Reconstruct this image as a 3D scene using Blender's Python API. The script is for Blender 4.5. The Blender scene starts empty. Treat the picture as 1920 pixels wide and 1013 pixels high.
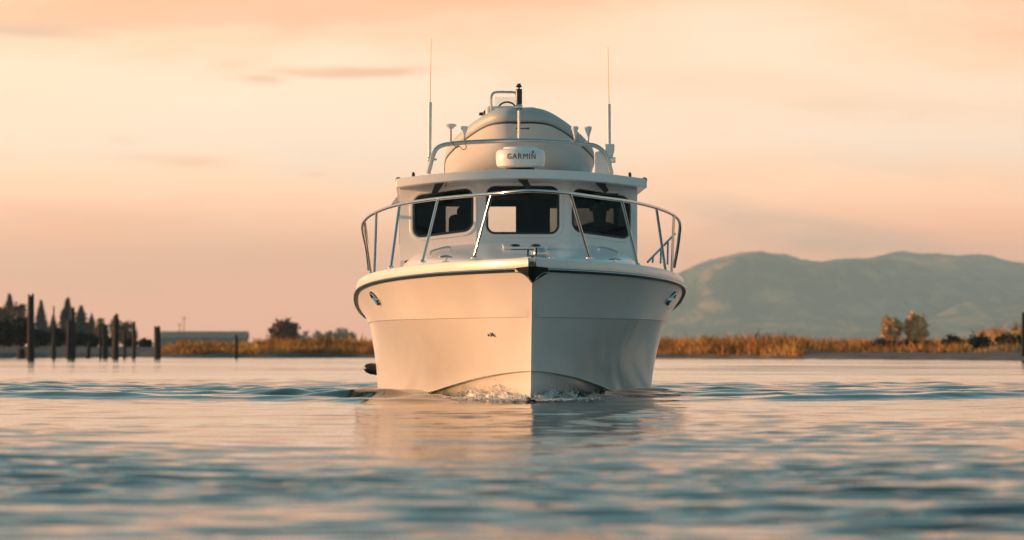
import bpy, bmesh, math, random
import numpy as np
from mathutils import Vector, Matrix
R = math.radians
random.seed(7)
rng = np.random.default_rng(11)
scene = bpy.context.scene
col = scene.collection

# ------------------------------------------------------------------ camera
FPX, CH, HOR = 8480.0, 0.412, 655.0       # focal length in photo pixels, eye height, horizon row
cam_d = bpy.data.cameras.new('camera')
cam = bpy.data.objects.new('camera', cam_d); col.objects.link(cam)
cam.location = (0, 0, CH); cam.rotation_euler = (R(90), 0, 0)
cam_d.sensor_width = 36.0; cam_d.lens = 36.0*FPX/1920.0
cam_d.shift_y = (HOR-506.5)/1920.0
cam_d.clip_start = 0.1; cam_d.clip_end = 20000
cam_d.dof.use_dof = True; cam_d.dof.focus_distance = 37.6; cam_d.dof.aperture_fstop = 5.3
scene.camera = cam
scene.render.resolution_x, scene.render.resolution_y = 1024, 540

# ------------------------------------------------------------------ world and sun
SUN_EL, SUN_AZ = R(7.0), R(-78.0)          # azimuth from the view direction, negative = left
wd = bpy.data.worlds.new('World'); scene.world = wd; wd.use_nodes = True
def nk(nt, kind, **kw):
    n = nt.nodes.new(kind)
    for k, v in kw.items(): setattr(n, k, v)
    return n
def math_n(nt, op, a, b=None, c=None, clamp=False):
    n = nk(nt, 'ShaderNodeMath', operation=op, use_clamp=clamp)
    for i, v in enumerate((a, b, c)):
        if v is None: continue
        if isinstance(v, (int, float)): n.inputs[i].default_value = v
        else: nt.links.new(v, n.inputs[i])
    return n.outputs[0]
def ramp_n(nt, fac, stops, interp='LINEAR'):
    n = nk(nt, 'ShaderNodeValToRGB'); cr = n.color_ramp; cr.interpolation = interp
    while len(cr.elements) < len(stops): cr.elements.new(0.5)
    for e, (p, c) in zip(cr.elements, stops):
        e.position = p; e.color = (*c, 1) if len(c) == 3 else c
    if fac is not None: nt.links.new(fac, n.inputs[0])
    return n.outputs[0]
def mix_n(nt, fac, a, b, mode='MIX'):
    n = nk(nt, 'ShaderNodeMix', data_type='RGBA', blend_type=mode)
    for sock, v in ((n.inputs[0], fac), (n.inputs[6], a), (n.inputs[7], b)):
        if isinstance(v, (int, float)): sock.default_value = v
        elif isinstance(v, tuple): sock.default_value = (*v, 1)
        else: nt.links.new(v, sock)
    return n.outputs[2]
def noise_n(nt, vec, scale, detail=4, rough=0.5, dist=0.0):
    n = nk(nt, 'ShaderNodeTexNoise'); n.inputs['Scale'].default_value = scale
    n.inputs['Detail'].default_value = detail; n.inputs['Roughness'].default_value = rough
    n.inputs['Distortion'].default_value = dist
    if vec is not None: nt.links.new(vec, n.inputs['Vector'])
    return n.outputs['Fac']
def build_world():
    nt = wd.node_tree; nt.nodes.clear()
    tc = nk(nt, 'ShaderNodeTexCoord'); sp = nk(nt, 'ShaderNodeSeparateXYZ')
    nt.links.new(tc.outputs['Generated'], sp.inputs[0])
    x, y, z = sp.outputs
    az = math_n(nt, 'ARCTAN2', x, y)
    el = math_n(nt, 'ARCSINE', z)
    cb = nk(nt, 'ShaderNodeCombineXYZ')
    nt.links.new(math_n(nt, 'MULTIPLY', az, 10.0), cb.inputs[0])
    nt.links.new(math_n(nt, 'MULTIPLY', el, 45.0), cb.inputs[1])
    v = cb.outputs[0]
    big = noise_n(nt, v, 1.1, 5, 0.55, 0.6)
    fine = noise_n(nt, v, 3.0, 6, 0.6, 0.8)
    # the warm veil of high cloud, seen edge-on near the horizon, thinning to clear dusk sky overhead
    els = math_n(nt, 'ADD', el, math_n(nt, 'MULTIPLY', math_n(nt, 'SUBTRACT', big, 0.5), 0.030))
    els = math_n(nt, 'ADD', els, math_n(nt, 'MULTIPLY', math_n(nt, 'SUBTRACT', fine, 0.5), 0.008))
    e01 = math_n(nt, 'POWER', math_n(nt, 'MAXIMUM', math_n(nt, 'DIVIDE', els, 1.5708), 0.0), 0.4)
    def P(e): return (max(e, 0)/1.5708)**0.4
    veil = ramp_n(nt, e01, [
        (0.0, (1.62, .60, .34)), (P(.010), (1.54, .59, .34)), (P(.022), (1.46, .61, .35)), (P(.033), (1.40, .76, .48)),
        (P(.046), (1.07, .76, .58)), (P(.062), (1.02, .70, .51)), (P(.080), (.95, .41, .23)), (P(.115), (.70, .285, .16)),
        (P(.17), (.26, .30, .30)), (P(.28), (.12, .26, .275)), (P(.65), (.085, .205, .23)), (1.0, (.065, .175, .205))])
    out = veil
    # separate streaks of lower, rosier cloud: (photo column, row, half length, half height, strength, tilt)
    wob = math_n(nt, 'MULTIPLY', math_n(nt, 'SUBTRACT', fine, 0.5), 0.010)
    for (px, py, hl, hh, st, tilt) in [(680, 136, 120, 9, .95, -.02), (560, 136, 60, 7, .6, .06), (493, 149, 36, 9, .9, .10), (365, 306, 62, 11, .40, .02), (270, 298, 60, 8, .22, 0),
                                       (30, 66, 120, 18, .75, -.04), (300, 38, 420, 30, .55, -.04), (620, 8, 420, 22, .4, 0), (590, 328, 22, 5, .25, 0), (232, 262, 26, 6, .2, 0),
                                       (435, 120, 28, 5, .3, 0), (430, 148, 24, 4, .2, 0), (1480, 425, 240, 30, .36, .20), (1250, 150, 420, 34, .16, .05), (1700, 205, 300, 26, .16, .04),
                                       (180, 410, 260, 30, .16, .05), (1330, 320, 210, 24, .12, -.1), (1780, 320, 220, 24, .12, .1), (1650, 455, 220, 24, .25, .12), (120, 520, 300, 34, .12, 0), (560, 500, 260, 30, .10, 0)]:
        a0, e0 = (px-960)/FPX, (HOR-py)/FPX
        da = math_n(nt, 'SUBTRACT', az, a0)
        de = math_n(nt, 'ADD', math_n(nt, 'SUBTRACT', el, e0), math_n(nt, 'ADD', math_n(nt, 'MULTIPLY', da, tilt), math_n(nt, 'MULTIPLY', wob, min(1.0, hh/22))))
        q = math_n(nt, 'ADD', math_n(nt, 'POWER', math_n(nt, 'ABSOLUTE', math_n(nt, 'DIVIDE', da, hl/FPX)), 2.4),
                   math_n(nt, 'POWER', math_n(nt, 'ABSOLUTE', math_n(nt, 'DIVIDE', de, hh/FPX)), 2.0))
        f = math_n(nt, 'MULTIPLY', math_n(nt, 'EXPONENT', math_n(nt, 'MULTIPLY', q, -1.0)), st)
        f = math_n(nt, 'MULTIPLY', f, math_n(nt, 'MULTIPLY_ADD', fine, 1.9, 0.30), clamp=True)
        grey = (.60, .43, .35) if (py > 400 and px > 1000) or px == 30 else (.80, .40, .24)
        out = mix_n(nt, f, out, grey)
    for (px, py, hl, hh, st) in [(470, 220, 330, 95, .5), (1380, 40, 260, 60, .45), (1560, 270, 330, 40, .25)]:
        da = math_n(nt, 'DIVIDE', math_n(nt, 'SUBTRACT', az, (px-960)/FPX), hl/FPX)
        de = math_n(nt, 'DIVIDE', math_n(nt, 'ADD', math_n(nt, 'SUBTRACT', el, (HOR-py)/FPX), wob), hh/FPX)
        q = math_n(nt, 'ADD', math_n(nt, 'MULTIPLY', da, da), math_n(nt, 'MULTIPLY', de, de))
        f = math_n(nt, 'MULTIPLY', math_n(nt, 'EXPONENT', math_n(nt, 'MULTIPLY', q, -1.0)), st)
        f = math_n(nt, 'MULTIPLY', f, math_n(nt, 'MULTIPLY_ADD', fine, 1.0, 0.5), clamp=True)
        out = mix_n(nt, f, out, (1.02, .80, .63))
    sky = nk(nt, 'ShaderNodeTexSky', sky_type='NISHITA', sun_disc=False)
    sky.sun_elevation = SUN_EL; sky.sun_rotation = SUN_AZ
    sky.air_density = 1.2; sky.dust_density = 2.0
    # brighter on the sun's side, dimmer opposite, all the way round
    side = math_n(nt, 'COSINE', math_n(nt, 'SUBTRACT', az, SUN_AZ*0.6))
    gain = math_n(nt, 'MULTIPLY_ADD', side, 0.26, 0.80)
    cool = mix_n(nt, math_n(nt, 'MULTIPLY_ADD', side, 0.75, 0.62, True), (.66, 1.02, 1.16), (1.0, 1.0, 1.0))
    out = mix_n(nt, 1.0, mix_n(nt, 1.0, out, gain, 'MULTIPLY'), cool, 'MULTIPLY')
    b1 = nk(nt, 'ShaderNodeBackground'); nt.links.new(out, b1.inputs[0]); b1.inputs[1].default_value = 0.96
    b2 = nk(nt, 'ShaderNodeBackground'); nt.links.new(sky.outputs[0], b2.inputs[0]); b2.inputs[1].default_value = 0.05
    ad = nk(nt, 'ShaderNodeAddShader'); nt.links.new(b1.outputs[0], ad.inputs[0]); nt.links.new(b2.outputs[0], ad.inputs[1])
    o = nk(nt, 'ShaderNodeOutputWorld'); nt.links.new(ad.outputs[0], o.inputs[0])
build_world()
sl = bpy.data.lights.new('sun', 'SUN'); sl.energy = 5.0; sl.angle = R(0.6); sl.color = (1.0, 0.455, 0.19)
so = bpy.data.objects.new('sun', sl); col.objects.link(so)
sdir = Vector((math.sin(SUN_AZ)*math.cos(SUN_EL), math.cos(SUN_AZ)*math.cos(SUN_EL), math.sin(SUN_EL)))
so.rotation_euler = sdir.to_track_quat('Z', 'Y').to_euler()
so.location = (-30, 10, 20)

vs = scene.view_settings
vs.view_transform = 'Standard'; vs.look = 'None'; vs.exposure = 0.5; vs.gamma = 1.0; vs.use_curve_mapping = False
scene.render.engine = 'CYCLES'
cy = scene.cycles
cy.use_denoising = True
try: cy.denoiser = 'OPENIMAGEDENOISE'
except Exception: pass
cy.max_bounces = 6; cy.diffuse_bounces = 3; cy.glossy_bounces = 4; cy.transmission_bounces = 4
cy.volume_bounces = 0; cy.transparent_max_bounces = 12; cy.sample_clamp_indirect = 6.0
cy.caustics_reflective = True; cy.caustics_refractive = False; cy.blur_glossy = 0.3

# ------------------------------------------------------------------ helpers
def tag(o, label=None, cat=None, group=None, kind=None):
    for k, v in (('label', label), ('category', cat), ('group', group), ('kind', kind)):
        if v: o[k] = v
    return o
def mk(name, verts, faces, mat, parent=None, smooth=True, sharp=None):
    me = bpy.data.meshes.new(name)
    me.from_pydata([tuple(v) for v in verts], [], [tuple(f) for f in faces])
    me.validate(); me.update()
    if smooth:
        me.polygons.foreach_set('use_smooth', [True]*len(me.polygons))
        if sharp is not None:
            try: me.set_sharp_from_angle(angle=R(sharp))
            except Exception: pass
    o = bpy.data.objects.new(name, me); col.objects.link(o)
    if mat: me.materials.append(mat)
    if parent: o.parent = parent
    return o
def empty(name, loc=(0, 0, 0), rz=0.0):
    e = bpy.data.objects.new(name, None); col.objects.link(e)
    e.location = loc; e.rotation_euler = (0, 0, rz); e.empty_display_size = 0.2
    return e
class MB:
    def __init__(s): s.v = []; s.f = []
    def add(s, vs, fs):
        b = len(s.v); s.v += [tuple(v) for v in vs]; s.f += [tuple(i+b for i in f) for f in fs]; return s
    def box(s, c, size, rot=None):
        hx, hy, hz = size[0]/2, size[1]/2, size[2]/2
        P = [Vector((x, y, z)) for x in (-hx, hx) for y in (-hy, hy) for z in (-hz, hz)]
        if rot is not None: P = [rot @ p for p in P]
        P = [p+Vector(c) for p in P]
        return s.add(P, [(0, 1, 3, 2), (4, 6, 7, 5), (0, 4, 5, 1), (2, 3, 7, 6), (0, 2, 6, 4), (1, 5, 7, 3)])
    def tube(s, pts, r, seg=10, smooth=0, cap=True, closed=False):
        pts = [Vector(p) for p in pts]
        rr = r if isinstance(r, (list, tuple)) else [r]*len(pts)
        if smooth:
            q = []; qr = []; n = len(pts)
            for i in range(n-1):
                p0, p1, p2, p3 = pts[max(i-1, 0)], pts[i], pts[i+1], pts[min(i+2, n-1)]
                for k in range(smooth):
                    t = k/smooth
                    q.append(0.5*((2*p1)+(p2-p0)*t+(2*p0-5*p1+4*p2-p3)*t*t+(-p0+3*p1-3*p2+p3)*t*t*t))
                    qr.append(rr[i]*(1-t)+rr[i+1]*t)
            q.append(pts[-1]); qr.append(rr[-1]); pts, rr = q, qr
        n = len(pts); V = []; F = []
        up = None
        for i in range(n):
            t = (pts[min(i+1, n-1)]-pts[max(i-1, 0)]).normalized()
            if up is None:
                up = Vector((0, 0, 1)) if abs(t.z) < 0.9 else Vector((0, 1, 0))
            a = t.cross(up)
            if a.length < 1e-6: a = t.orthogonal()
            a.normalize(); b = a.cross(t).normalized(); up = b
            for k in range(seg):
                an = 2*math.pi*k/seg
                V.append(pts[i]+(a*math.cos(an)+b*math.sin(an))*rr[i])
        for i in range(n-1):
            for k in range(seg):
                F.append((i*seg+k, i*seg+(k+1) % seg, (i+1)*seg+(k+1) % seg, (i+1)*seg+k))
        if cap:
            F.append(tuple(range(seg))[::-1]); F.append(tuple((n-1)*seg+k for k in range(seg)))
        return s.add(V, F)
    def lathe(s, prof, c=(0, 0, 0), seg=24, rot=None):
        V = []; F = []; n = len(prof)
        for (r, z) in prof:
            for k in range(seg):
                a = 2*math.pi*k/seg
                p = Vector((r*math.cos(a), r*math.sin(a), z))
                if rot is not None: p = rot @ p
                V.append(p+Vector(c))
        for i in range(n-1):
            for k in range(seg):
                F.append((i*seg+k, i*seg+(k+1) % seg, (i+1)*seg+(k+1) % seg, (i+1)*seg+k))
        F.append(tuple(range(seg))[::-1]); F.append(tuple((n-1)*seg+k for k in range(seg)))
        return s.add(V, F)
    def grid(s, rows, flip=False, closed=False):
        n = len(rows); m = len(rows[0]); V = [p for r in rows for p in r]; F = []
        for i in range(n-1):
            for j in range(m if closed else m-1):
                k = (j+1) % m
                q = (i*m+j, i*m+k, (i+1)*m+k, (i+1)*m+j)
                F.append(q[::-1] if flip else q)
        return s.add(V, F)
    def prism(s, poly, d):              # polygon extruded along vector d
        n = len(poly); d = Vector(d)
        V = [Vector(p) for p in poly]+[Vector(p)+d for p in poly]
        F = [tuple(range(n))[::-1], tuple(range(n, 2*n))]
        for i in range(n): F.append((i, (i+1) % n, n+(i+1) % n, n+i))
        return s.add(V, F)
    def build(s, name, mat, parent=None, smooth=True, sharp=40, bevel=0, fix=True):
        o = mk(name, s.v, s.f, mat, parent, False)
        if fix:
            bm = bmesh.new(); bm.from_mesh(o.data)
            bmesh.ops.recalc_face_normals(bm, faces=bm.faces)
            bm.to_mesh(o.data); bm.free()
        if smooth:
            o.data.polygons.foreach_set('use_smooth', [True]*len(o.data.polygons))
            try: o.data.set_sharp_from_angle(angle=R(sharp))
            except Exception: pass
        if bevel:
            m = o.modifiers.new('bevel', 'BEVEL'); m.width = bevel; m.segments = 2; m.limit_method = 'ANGLE'; m.angle_limit = R(35)
        return o

def pmat(name, color, rough=0.5, metal=0.0, spec=0.5, coat=0.0, var=0.0, vscale=3.0, bump=0.0, bscale=20.0, color2=None, sheen=0):
    m = bpy.data.materials.new(name); m.use_nodes = True
    nt = m.node_tree; b = nt.nodes['Principled BSDF']
    b.inputs['Base Color'].default_value = (*color, 1); b.inputs['Roughness'].default_value = rough
    b.inputs['Metallic'].default_value = metal; b.inputs['Specular IOR Level'].default_value = spec
    if coat: b.inputs['Coat Weight'].default_value = coat; b.inputs['Coat Roughness'].default_value = 0.06
    tc = nk(nt, 'ShaderNodeTexCoord')
    if var or color2:
        f = noise_n(nt, tc.outputs['Object'], vscale, 5, 0.6)
        c2 = color2 or tuple(c*(1-var) for c in color)
        c = ramp_n(nt, f, [(0.35, color), (0.65, c2)])
        nt.links.new(c, b.inputs['Base Color'])
    if bump:
        f2 = noise_n(nt, tc.outputs['Object'], bscale, 4, 0.6)
        bp = nk(nt, 'ShaderNodeBump'); bp.inputs['Strength'].default_value = bump; bp.inputs['Distance'].default_value = 0.02
        nt.links.new(f2, bp.inputs['Height']); nt.links.new(bp.outputs[0], b.inputs['Normal'])
    return m
def glass_mat(name, tint, spec_rough=0.0):
    m = bpy.data.materials.new(name); m.use_nodes = True
    nt = m.node_tree; nt.nodes.clear()
    t = nk(nt, 'ShaderNodeBsdfTransparent'); t.inputs[0].default_value = (*tint, 1)
    g = nk(nt, 'ShaderNodeBsdfGlossy'); g.inputs['Roughness'].default_value = spec_rough
    fr = nk(nt, 'ShaderNodeFresnel'); fr.inputs[0].default_value = 1.28
    mx = nk(nt, 'ShaderNodeMixShader'); nt.links.new(fr.outputs[0], mx.inputs[0])
    nt.links.new(t.outputs[0], mx.inputs[1]); nt.links.new(g.outputs[0], mx.inputs[2])
    o = nk(nt, 'ShaderNodeOutputMaterial'); nt.links.new(mx.outputs[0], o.inputs[0])
    return m

M = {}
M['gelcoat'] = pmat('gelcoat', (.80, .79, .78), 0.28, coat=0.22, var=0.05, vscale=2.5)
M['deck'] = pmat('deck_gelcoat', (.79, .79, .79), 0.32, coat=0.2, var=0.05, vscale=4)
M['white_plastic'] = pmat('white_plastic', (.80, .80, .80), 0.3, var=0.04, vscale=8)
M['steel'] = pmat('stainless_steel', (.52, .51, .50), 0.14, metal=1.0)
M['black'] = pmat('black_plastic', (.012, .016, .018), 0.35)
M['rubber'] = pmat('black_rubber', (.010, .016, .018), 0.42)
M['gasket'] = pmat('window_gasket', (.008, .012, .014), 0.3)
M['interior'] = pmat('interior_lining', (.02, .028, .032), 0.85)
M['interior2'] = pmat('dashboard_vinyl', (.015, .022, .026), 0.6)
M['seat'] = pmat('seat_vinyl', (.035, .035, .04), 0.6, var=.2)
M['hypalon'] = pmat('grey_hypalon', (.42, .48, .50), 0.5, var=0.08, vscale=6)
M['hypalon_dark'] = pmat('dark_grey_strake', (.035, .05, .055), 0.5)
M['dinghy_hull'] = pmat('dinghy_gelcoat', (.58, .58, .57), 0.35, var=.06)
M['g_clear'] = glass_mat('clear_glass', (.90, .91, .90))
M['g_mid'] = glass_mat('tinted_glass', (.50, .54, .54))
M['g_light'] = glass_mat('light_tint_glass', (.46, .50, .50))
M['g_dark'] = glass_mat('dark_tint_glass', (.13, .15, .16))
M['letter'] = pmat('dark_lettering', (.02, .03, .035), 0.4)
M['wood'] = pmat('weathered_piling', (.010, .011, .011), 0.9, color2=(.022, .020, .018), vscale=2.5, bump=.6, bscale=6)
M['skin'] = pmat('skin', (.40, .24, .17), 0.5)
M['jacket'] = pmat('dark_jacket', (.012, .016, .02), 0.8)
M['trousers'] = pmat('dark_trousers', (.02, .024, .035), 0.85)
M['hair'] = pmat('dark_hair', (.012, .010, .009), 0.7)
M['brass'] = pmat('bronze_stem', (.45, .30, .18), 0.25, metal=1.0)
M['exhaust'] = pmat('black_fender', (.012, .012, .014), 0.3)

# ------------------------------------------------------------------ ground shape
def shore_d(x):
    if x < -5.0: b = 224.0
    elif x < 6: b = 224-(x+5)/11*14
    else: b = 210-58*min(1, max(0, (x-8)/9.0))**1.0
    return b+1.2*math.sin(x*0.55)+0.7*math.sin(x*1.31+1.0)
def sstep(a, b, x):
    t = max(0.0, min(1.0, (x-a)/(b-a))); return t*t*(3-2*t)
def ground_z(x, d):
    s = d-shore_d(x)
    if s < 0: z = s*0.10
    elif s < 2: z = s*0.12
    elif s < 14: z = 0.24+(s-2)*0.022
    else: z = 0.50+0.10*min(1, (s-14)/80)
    if x > 8 and s > 0:
        zr = .06*s if s < 2 else (.12+(s-2)*.003 if s < 48 else (.258+(s-48)*.012 if s < 73 else .558))
        z += (zr-z)*sstep(9, 16, x)
    z += 2.0*sstep(300, 6000, d)
    if x > 6 and s > 0:
        for (mx, md, a, sx, sd) in ((22.6, 212, .75, 1.1, 7), (24.5, 216, .95, 1.0, 6), (27.2, 215, .8, 1.2, 8), (30, 214, .8, 1.8, 9)):
            z += a*math.exp(-((x-mx)/sx)**2-((d-md)/sd)**2)
        z += 0.03*math.sin(x*1.7+d*0.25)*sstep(2, 10, s)
    return z

# ------------------------------------------------------------------ water
def build_water():
    d1 = np.concatenate([np.arange(3.0, 8.4, 0.1), np.arange(8.4, 26.0, 0.032)])
    d2 = np.concatenate([np.arange(26.0, 46.0, 0.05), np.arange(46.0, 64.0, 0.10)])
    d3 = 64.0*np.power(285.0/64.0, np.linspace(0, 1, 260))
    dd = np.concatenate([[-400, -120, -30, -8, -2, 1.0, 2.2], d1, d2, d3])
    u = np.linspace(-1, 1, 520)
    ext = np.array([1.08, 1.3, 2.0, 4.0, 9.0, 30.0])
    U = np.concatenate([-ext[::-1], u, ext])
    hw = 2.2+0.135*np.clip(dd, 0, None)
    X = hw[:, None]*U[None, :]
    X[:, 0] = -2300.0; X[:, -1] = 2300.0
    D = np.repeat(dd[:, None], len(U), 1)
    h = np.zeros_like(X)
    # patches where breeze roughens the surface
    def patches(seed, sx, sy):
        g = np.random.default_rng(seed); o = np.zeros_like(X)
        for _ in range(7):
            a, b, p = g.normal(0, sx), g.normal(0, sy), g.uniform(0, 6.28)
            o += np.cos(a*X+b*D+p)
        return o/math.sqrt(7/2)
    p1 = patches(3, 0.35, 0.25); p2 = patches(5, 0.9, 0.6)
    near = np.clip((24.5-D)/9.5, 0, 1)
    calm = 0.44+0.85*near+0.10*p1*near
    fore = np.clip((17-D)/4, 0, 1)
    calm = np.clip(calm, 0.25, 1.8)
    def waves(seed, n, l0, l1, slope, spread, mean=0.0):
        g = np.random.default_rng(seed); o = np.zeros_like(X)
        for i in range(n):
            lam = math.exp(g.uniform(math.log(l0), math.log(l1))); k = 2*math.pi/lam
            th = mean+g.normal(0, spread); ph = g.uniform(0, 2*math.pi)
            a = slope*math.sqrt(2/n)/k
            # drop waves the grid cannot carry
            sp = np.where(D < 8.4, .1, np.where(D < 26, .032, np.where(D < 46, .05, np.where(D < 64, .10, np.clip((D-64)*.0058+.37, 0, 9)))))
            w = np.clip((lam/sp-2.6)/2.5, 0, 1)
            o += w*a*np.cos(k*(math.sin(th)*X+math.cos(th)*D)+ph)
        return o
    h += waves(21, 22, 0.8, 2.2, 0.020, 0.22)*calm
    h += waves(22, 50, 0.15, 0.40, 0.060, 0.22, 0.05)*calm*np.clip(0.9+0.25*p2+0.35*fore, 0.3+0.6*fore, 1.6)
    h += waves(24, 60, 0.09, 0.24, 0.080, 0.32, 0.1)*np.clip(0.58+0.52*near, 0, 1.2)*np.clip(0.85+0.45*p2+0.25*p1+0.4*fore, 0.12+0.8*fore, 1.9)
    h += waves(23, 10, 5, 14, 0.010, 0.35)
    # the diverging bow waves: feathered crests on both sides, drawn out behind the boat
    for sgn, wx, seed in ((-1, 1.0, 31), (1, 0.85, 32)):
        ox, od = 0.15, 36.5
        ang = R(31 if sgn < 0 else 30)
        tx, td = sgn*math.cos(ang), math.sin(ang)
        rx, rd = X-ox, D-od
        half = 1/(1+np.exp(-np.clip(sgn*rx/0.06, -40, 40)))
        al = rx*tx+rd*td
        pr = rx*(sgn*math.sin(ang))+rd*(-math.cos(ang))        # positive towards the camera
        wav = 0.10*np.cos(al*1.3+seed)+0.05*np.cos(al*3.4+1.0)
        on = half*np.clip((al-0.25)/1.4, 0, 1)*np.exp(-np.clip(al, 0, None)/14)
        g = np.random.default_rng(seed)
        mod = 0.95+0.40*np.cos(al*1.5+pr*0.6+g.uniform(0, 6))+0.22*np.cos(al*3.9+pr+2)+0.15*np.cos(al*8.3+pr*2+4)
        mod = np.clip(mod, 0.25, 2)
        q1 = pr-wav
        cr = np.where(q1 > 0, np.exp(-(q1/0.13)**2), np.exp(-(q1/0.40)**2))*0.037-0.012*np.exp(-((q1-0.45)/0.25)**2)
        cr2 = np.exp(-((pr+1.1-wav*2)/0.28)**2)*0.030*np.clip(0.6+0.5*np.cos(al*1.4+1.2), 0.1, 2)*np.clip((al-1.2)/1.5, 0, 1)
        cr3 = np.exp(-((pr+2.6+wav*2)/0.40)**2)*0.032*np.clip(0.6+0.5*np.cos(al*1.0+2.2), 0.1, 2)*np.clip((al-2.0)/1.5, 0, 1)
        h += wx*on*(cr*mod+cr2+cr3)
        # confused water inside the wake
        ins = half*np.clip(-pr/1.0, 0, 1)*np.exp(-np.clip(-pr-9, 0, None)/7)*np.clip((al-.6)/1.0, 0, 1)
        h += ins*wx*waves(seed+10, 50, 0.24, 1.1, 0.14, 0.7)
    # water heaped along the forefoot
    ax = np.abs(X-0.15); yb = D-36.0
    wl = np.interp(yb, [0.45, 1.2, 2.2, 3.2, 4.2, 5.2, 6.4, 8.3], [0, .16, .42, .66, .92, 1.16, 1.27, 1.30])
    near_h = np.exp(-((ax-wl)/0.13)**2)*np.clip((yb-0.2)/0.3, 0, 1)*np.clip((8.5-yb)/1.0, 0, 1)
    h += near_h*(0.055*np.exp(-((yb-1.6)/1.6)**2)+0.010*np.exp(-((yb-1.8)/1.3)**2))*(1+0.35*np.cos(yb*9+X*7)*np.cos(X*17))
    fade = np.clip((1.25-np.abs(U))/0.25, 0, 1)[None, :]*np.clip((D-2.4)/1.5, 0, 1)
    h *= fade
    n, m = X.shape
    V = np.stack([X, D, h], -1).reshape(-1, 3)
    idx = np.arange(n*m).reshape(n, m)
    F = np.stack([idx[:-1, :-1], idx[:-1, 1:], idx[1:, 1:], idx[1:, :-1]], -1).reshape(-1, 4)
    me = bpy.data.meshes.new('water')
    me.vertices.add(len(V)); me.vertices.foreach_set('co', V.ravel())
    me.loops.add(F.size); me.loops.foreach_set('vertex_index', F.ravel().astype(np.int32))
    me.polygons.add(len(F)); me.polygons.foreach_set('loop_start', np.arange(0, F.size, 4, dtype=np.int32))
    me.polygons.foreach_set('use_smooth', np.ones(len(F), bool))
    me.update(calc_edges=True); me.validate()
    m_ = bpy.data.materials.new('river_water'); m_.use_nodes = True
    nt = m_.node_tree; b = nt.nodes['Principled BSDF']
    b.inputs['Base Color'].default_value = (.010, .050, .058, 1)
    b.inputs['Roughness'].default_value = 0.06; b.inputs['IOR'].default_value = 1.333
    geo = nk(nt, 'ShaderNodeNewGeometry')
    mp = nk(nt, 'ShaderNodeMapping'); mp.inputs['Scale'].default_value = (0.55, 1.0, 1.0)
    nt.links.new(geo.outputs['Position'], mp.inputs[0])
    n1 = noise_n(nt, mp.outputs[0], 11.0, 3, 0.5, 0.4)
    n2 = noise_n(nt, mp.outputs[0], 1.6, 3, 0.5, 0.3)
    hh = math_n(nt, 'ADD', math_n(nt, 'MULTIPLY', n1, 0.0055), math_n(nt, 'MULTIPLY', n2, 0.014))
    pt = noise_n(nt, geo.outputs['Position'], 0.16, 2, 0.5)
    bp = nk(nt, 'ShaderNodeBump'); bp.inputs['Distance'].default_value = 1.0
    nt.links.new(math_n(nt, 'MULTIPLY_ADD', pt, 0.9, 0.05, True), bp.inputs['Strength'])
    nt.links.new(hh, bp.inputs['Height']); nt.links.new(bp.outputs[0], b.inputs['Normal'])
    me.materials.append(m_)
    o = bpy.data.objects.new('water', me); col.objects.link(o)
    tag(o, 'calm river water with low ripples and the boat\'s bow waves', 'water', kind='structure')
build_water()

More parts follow.
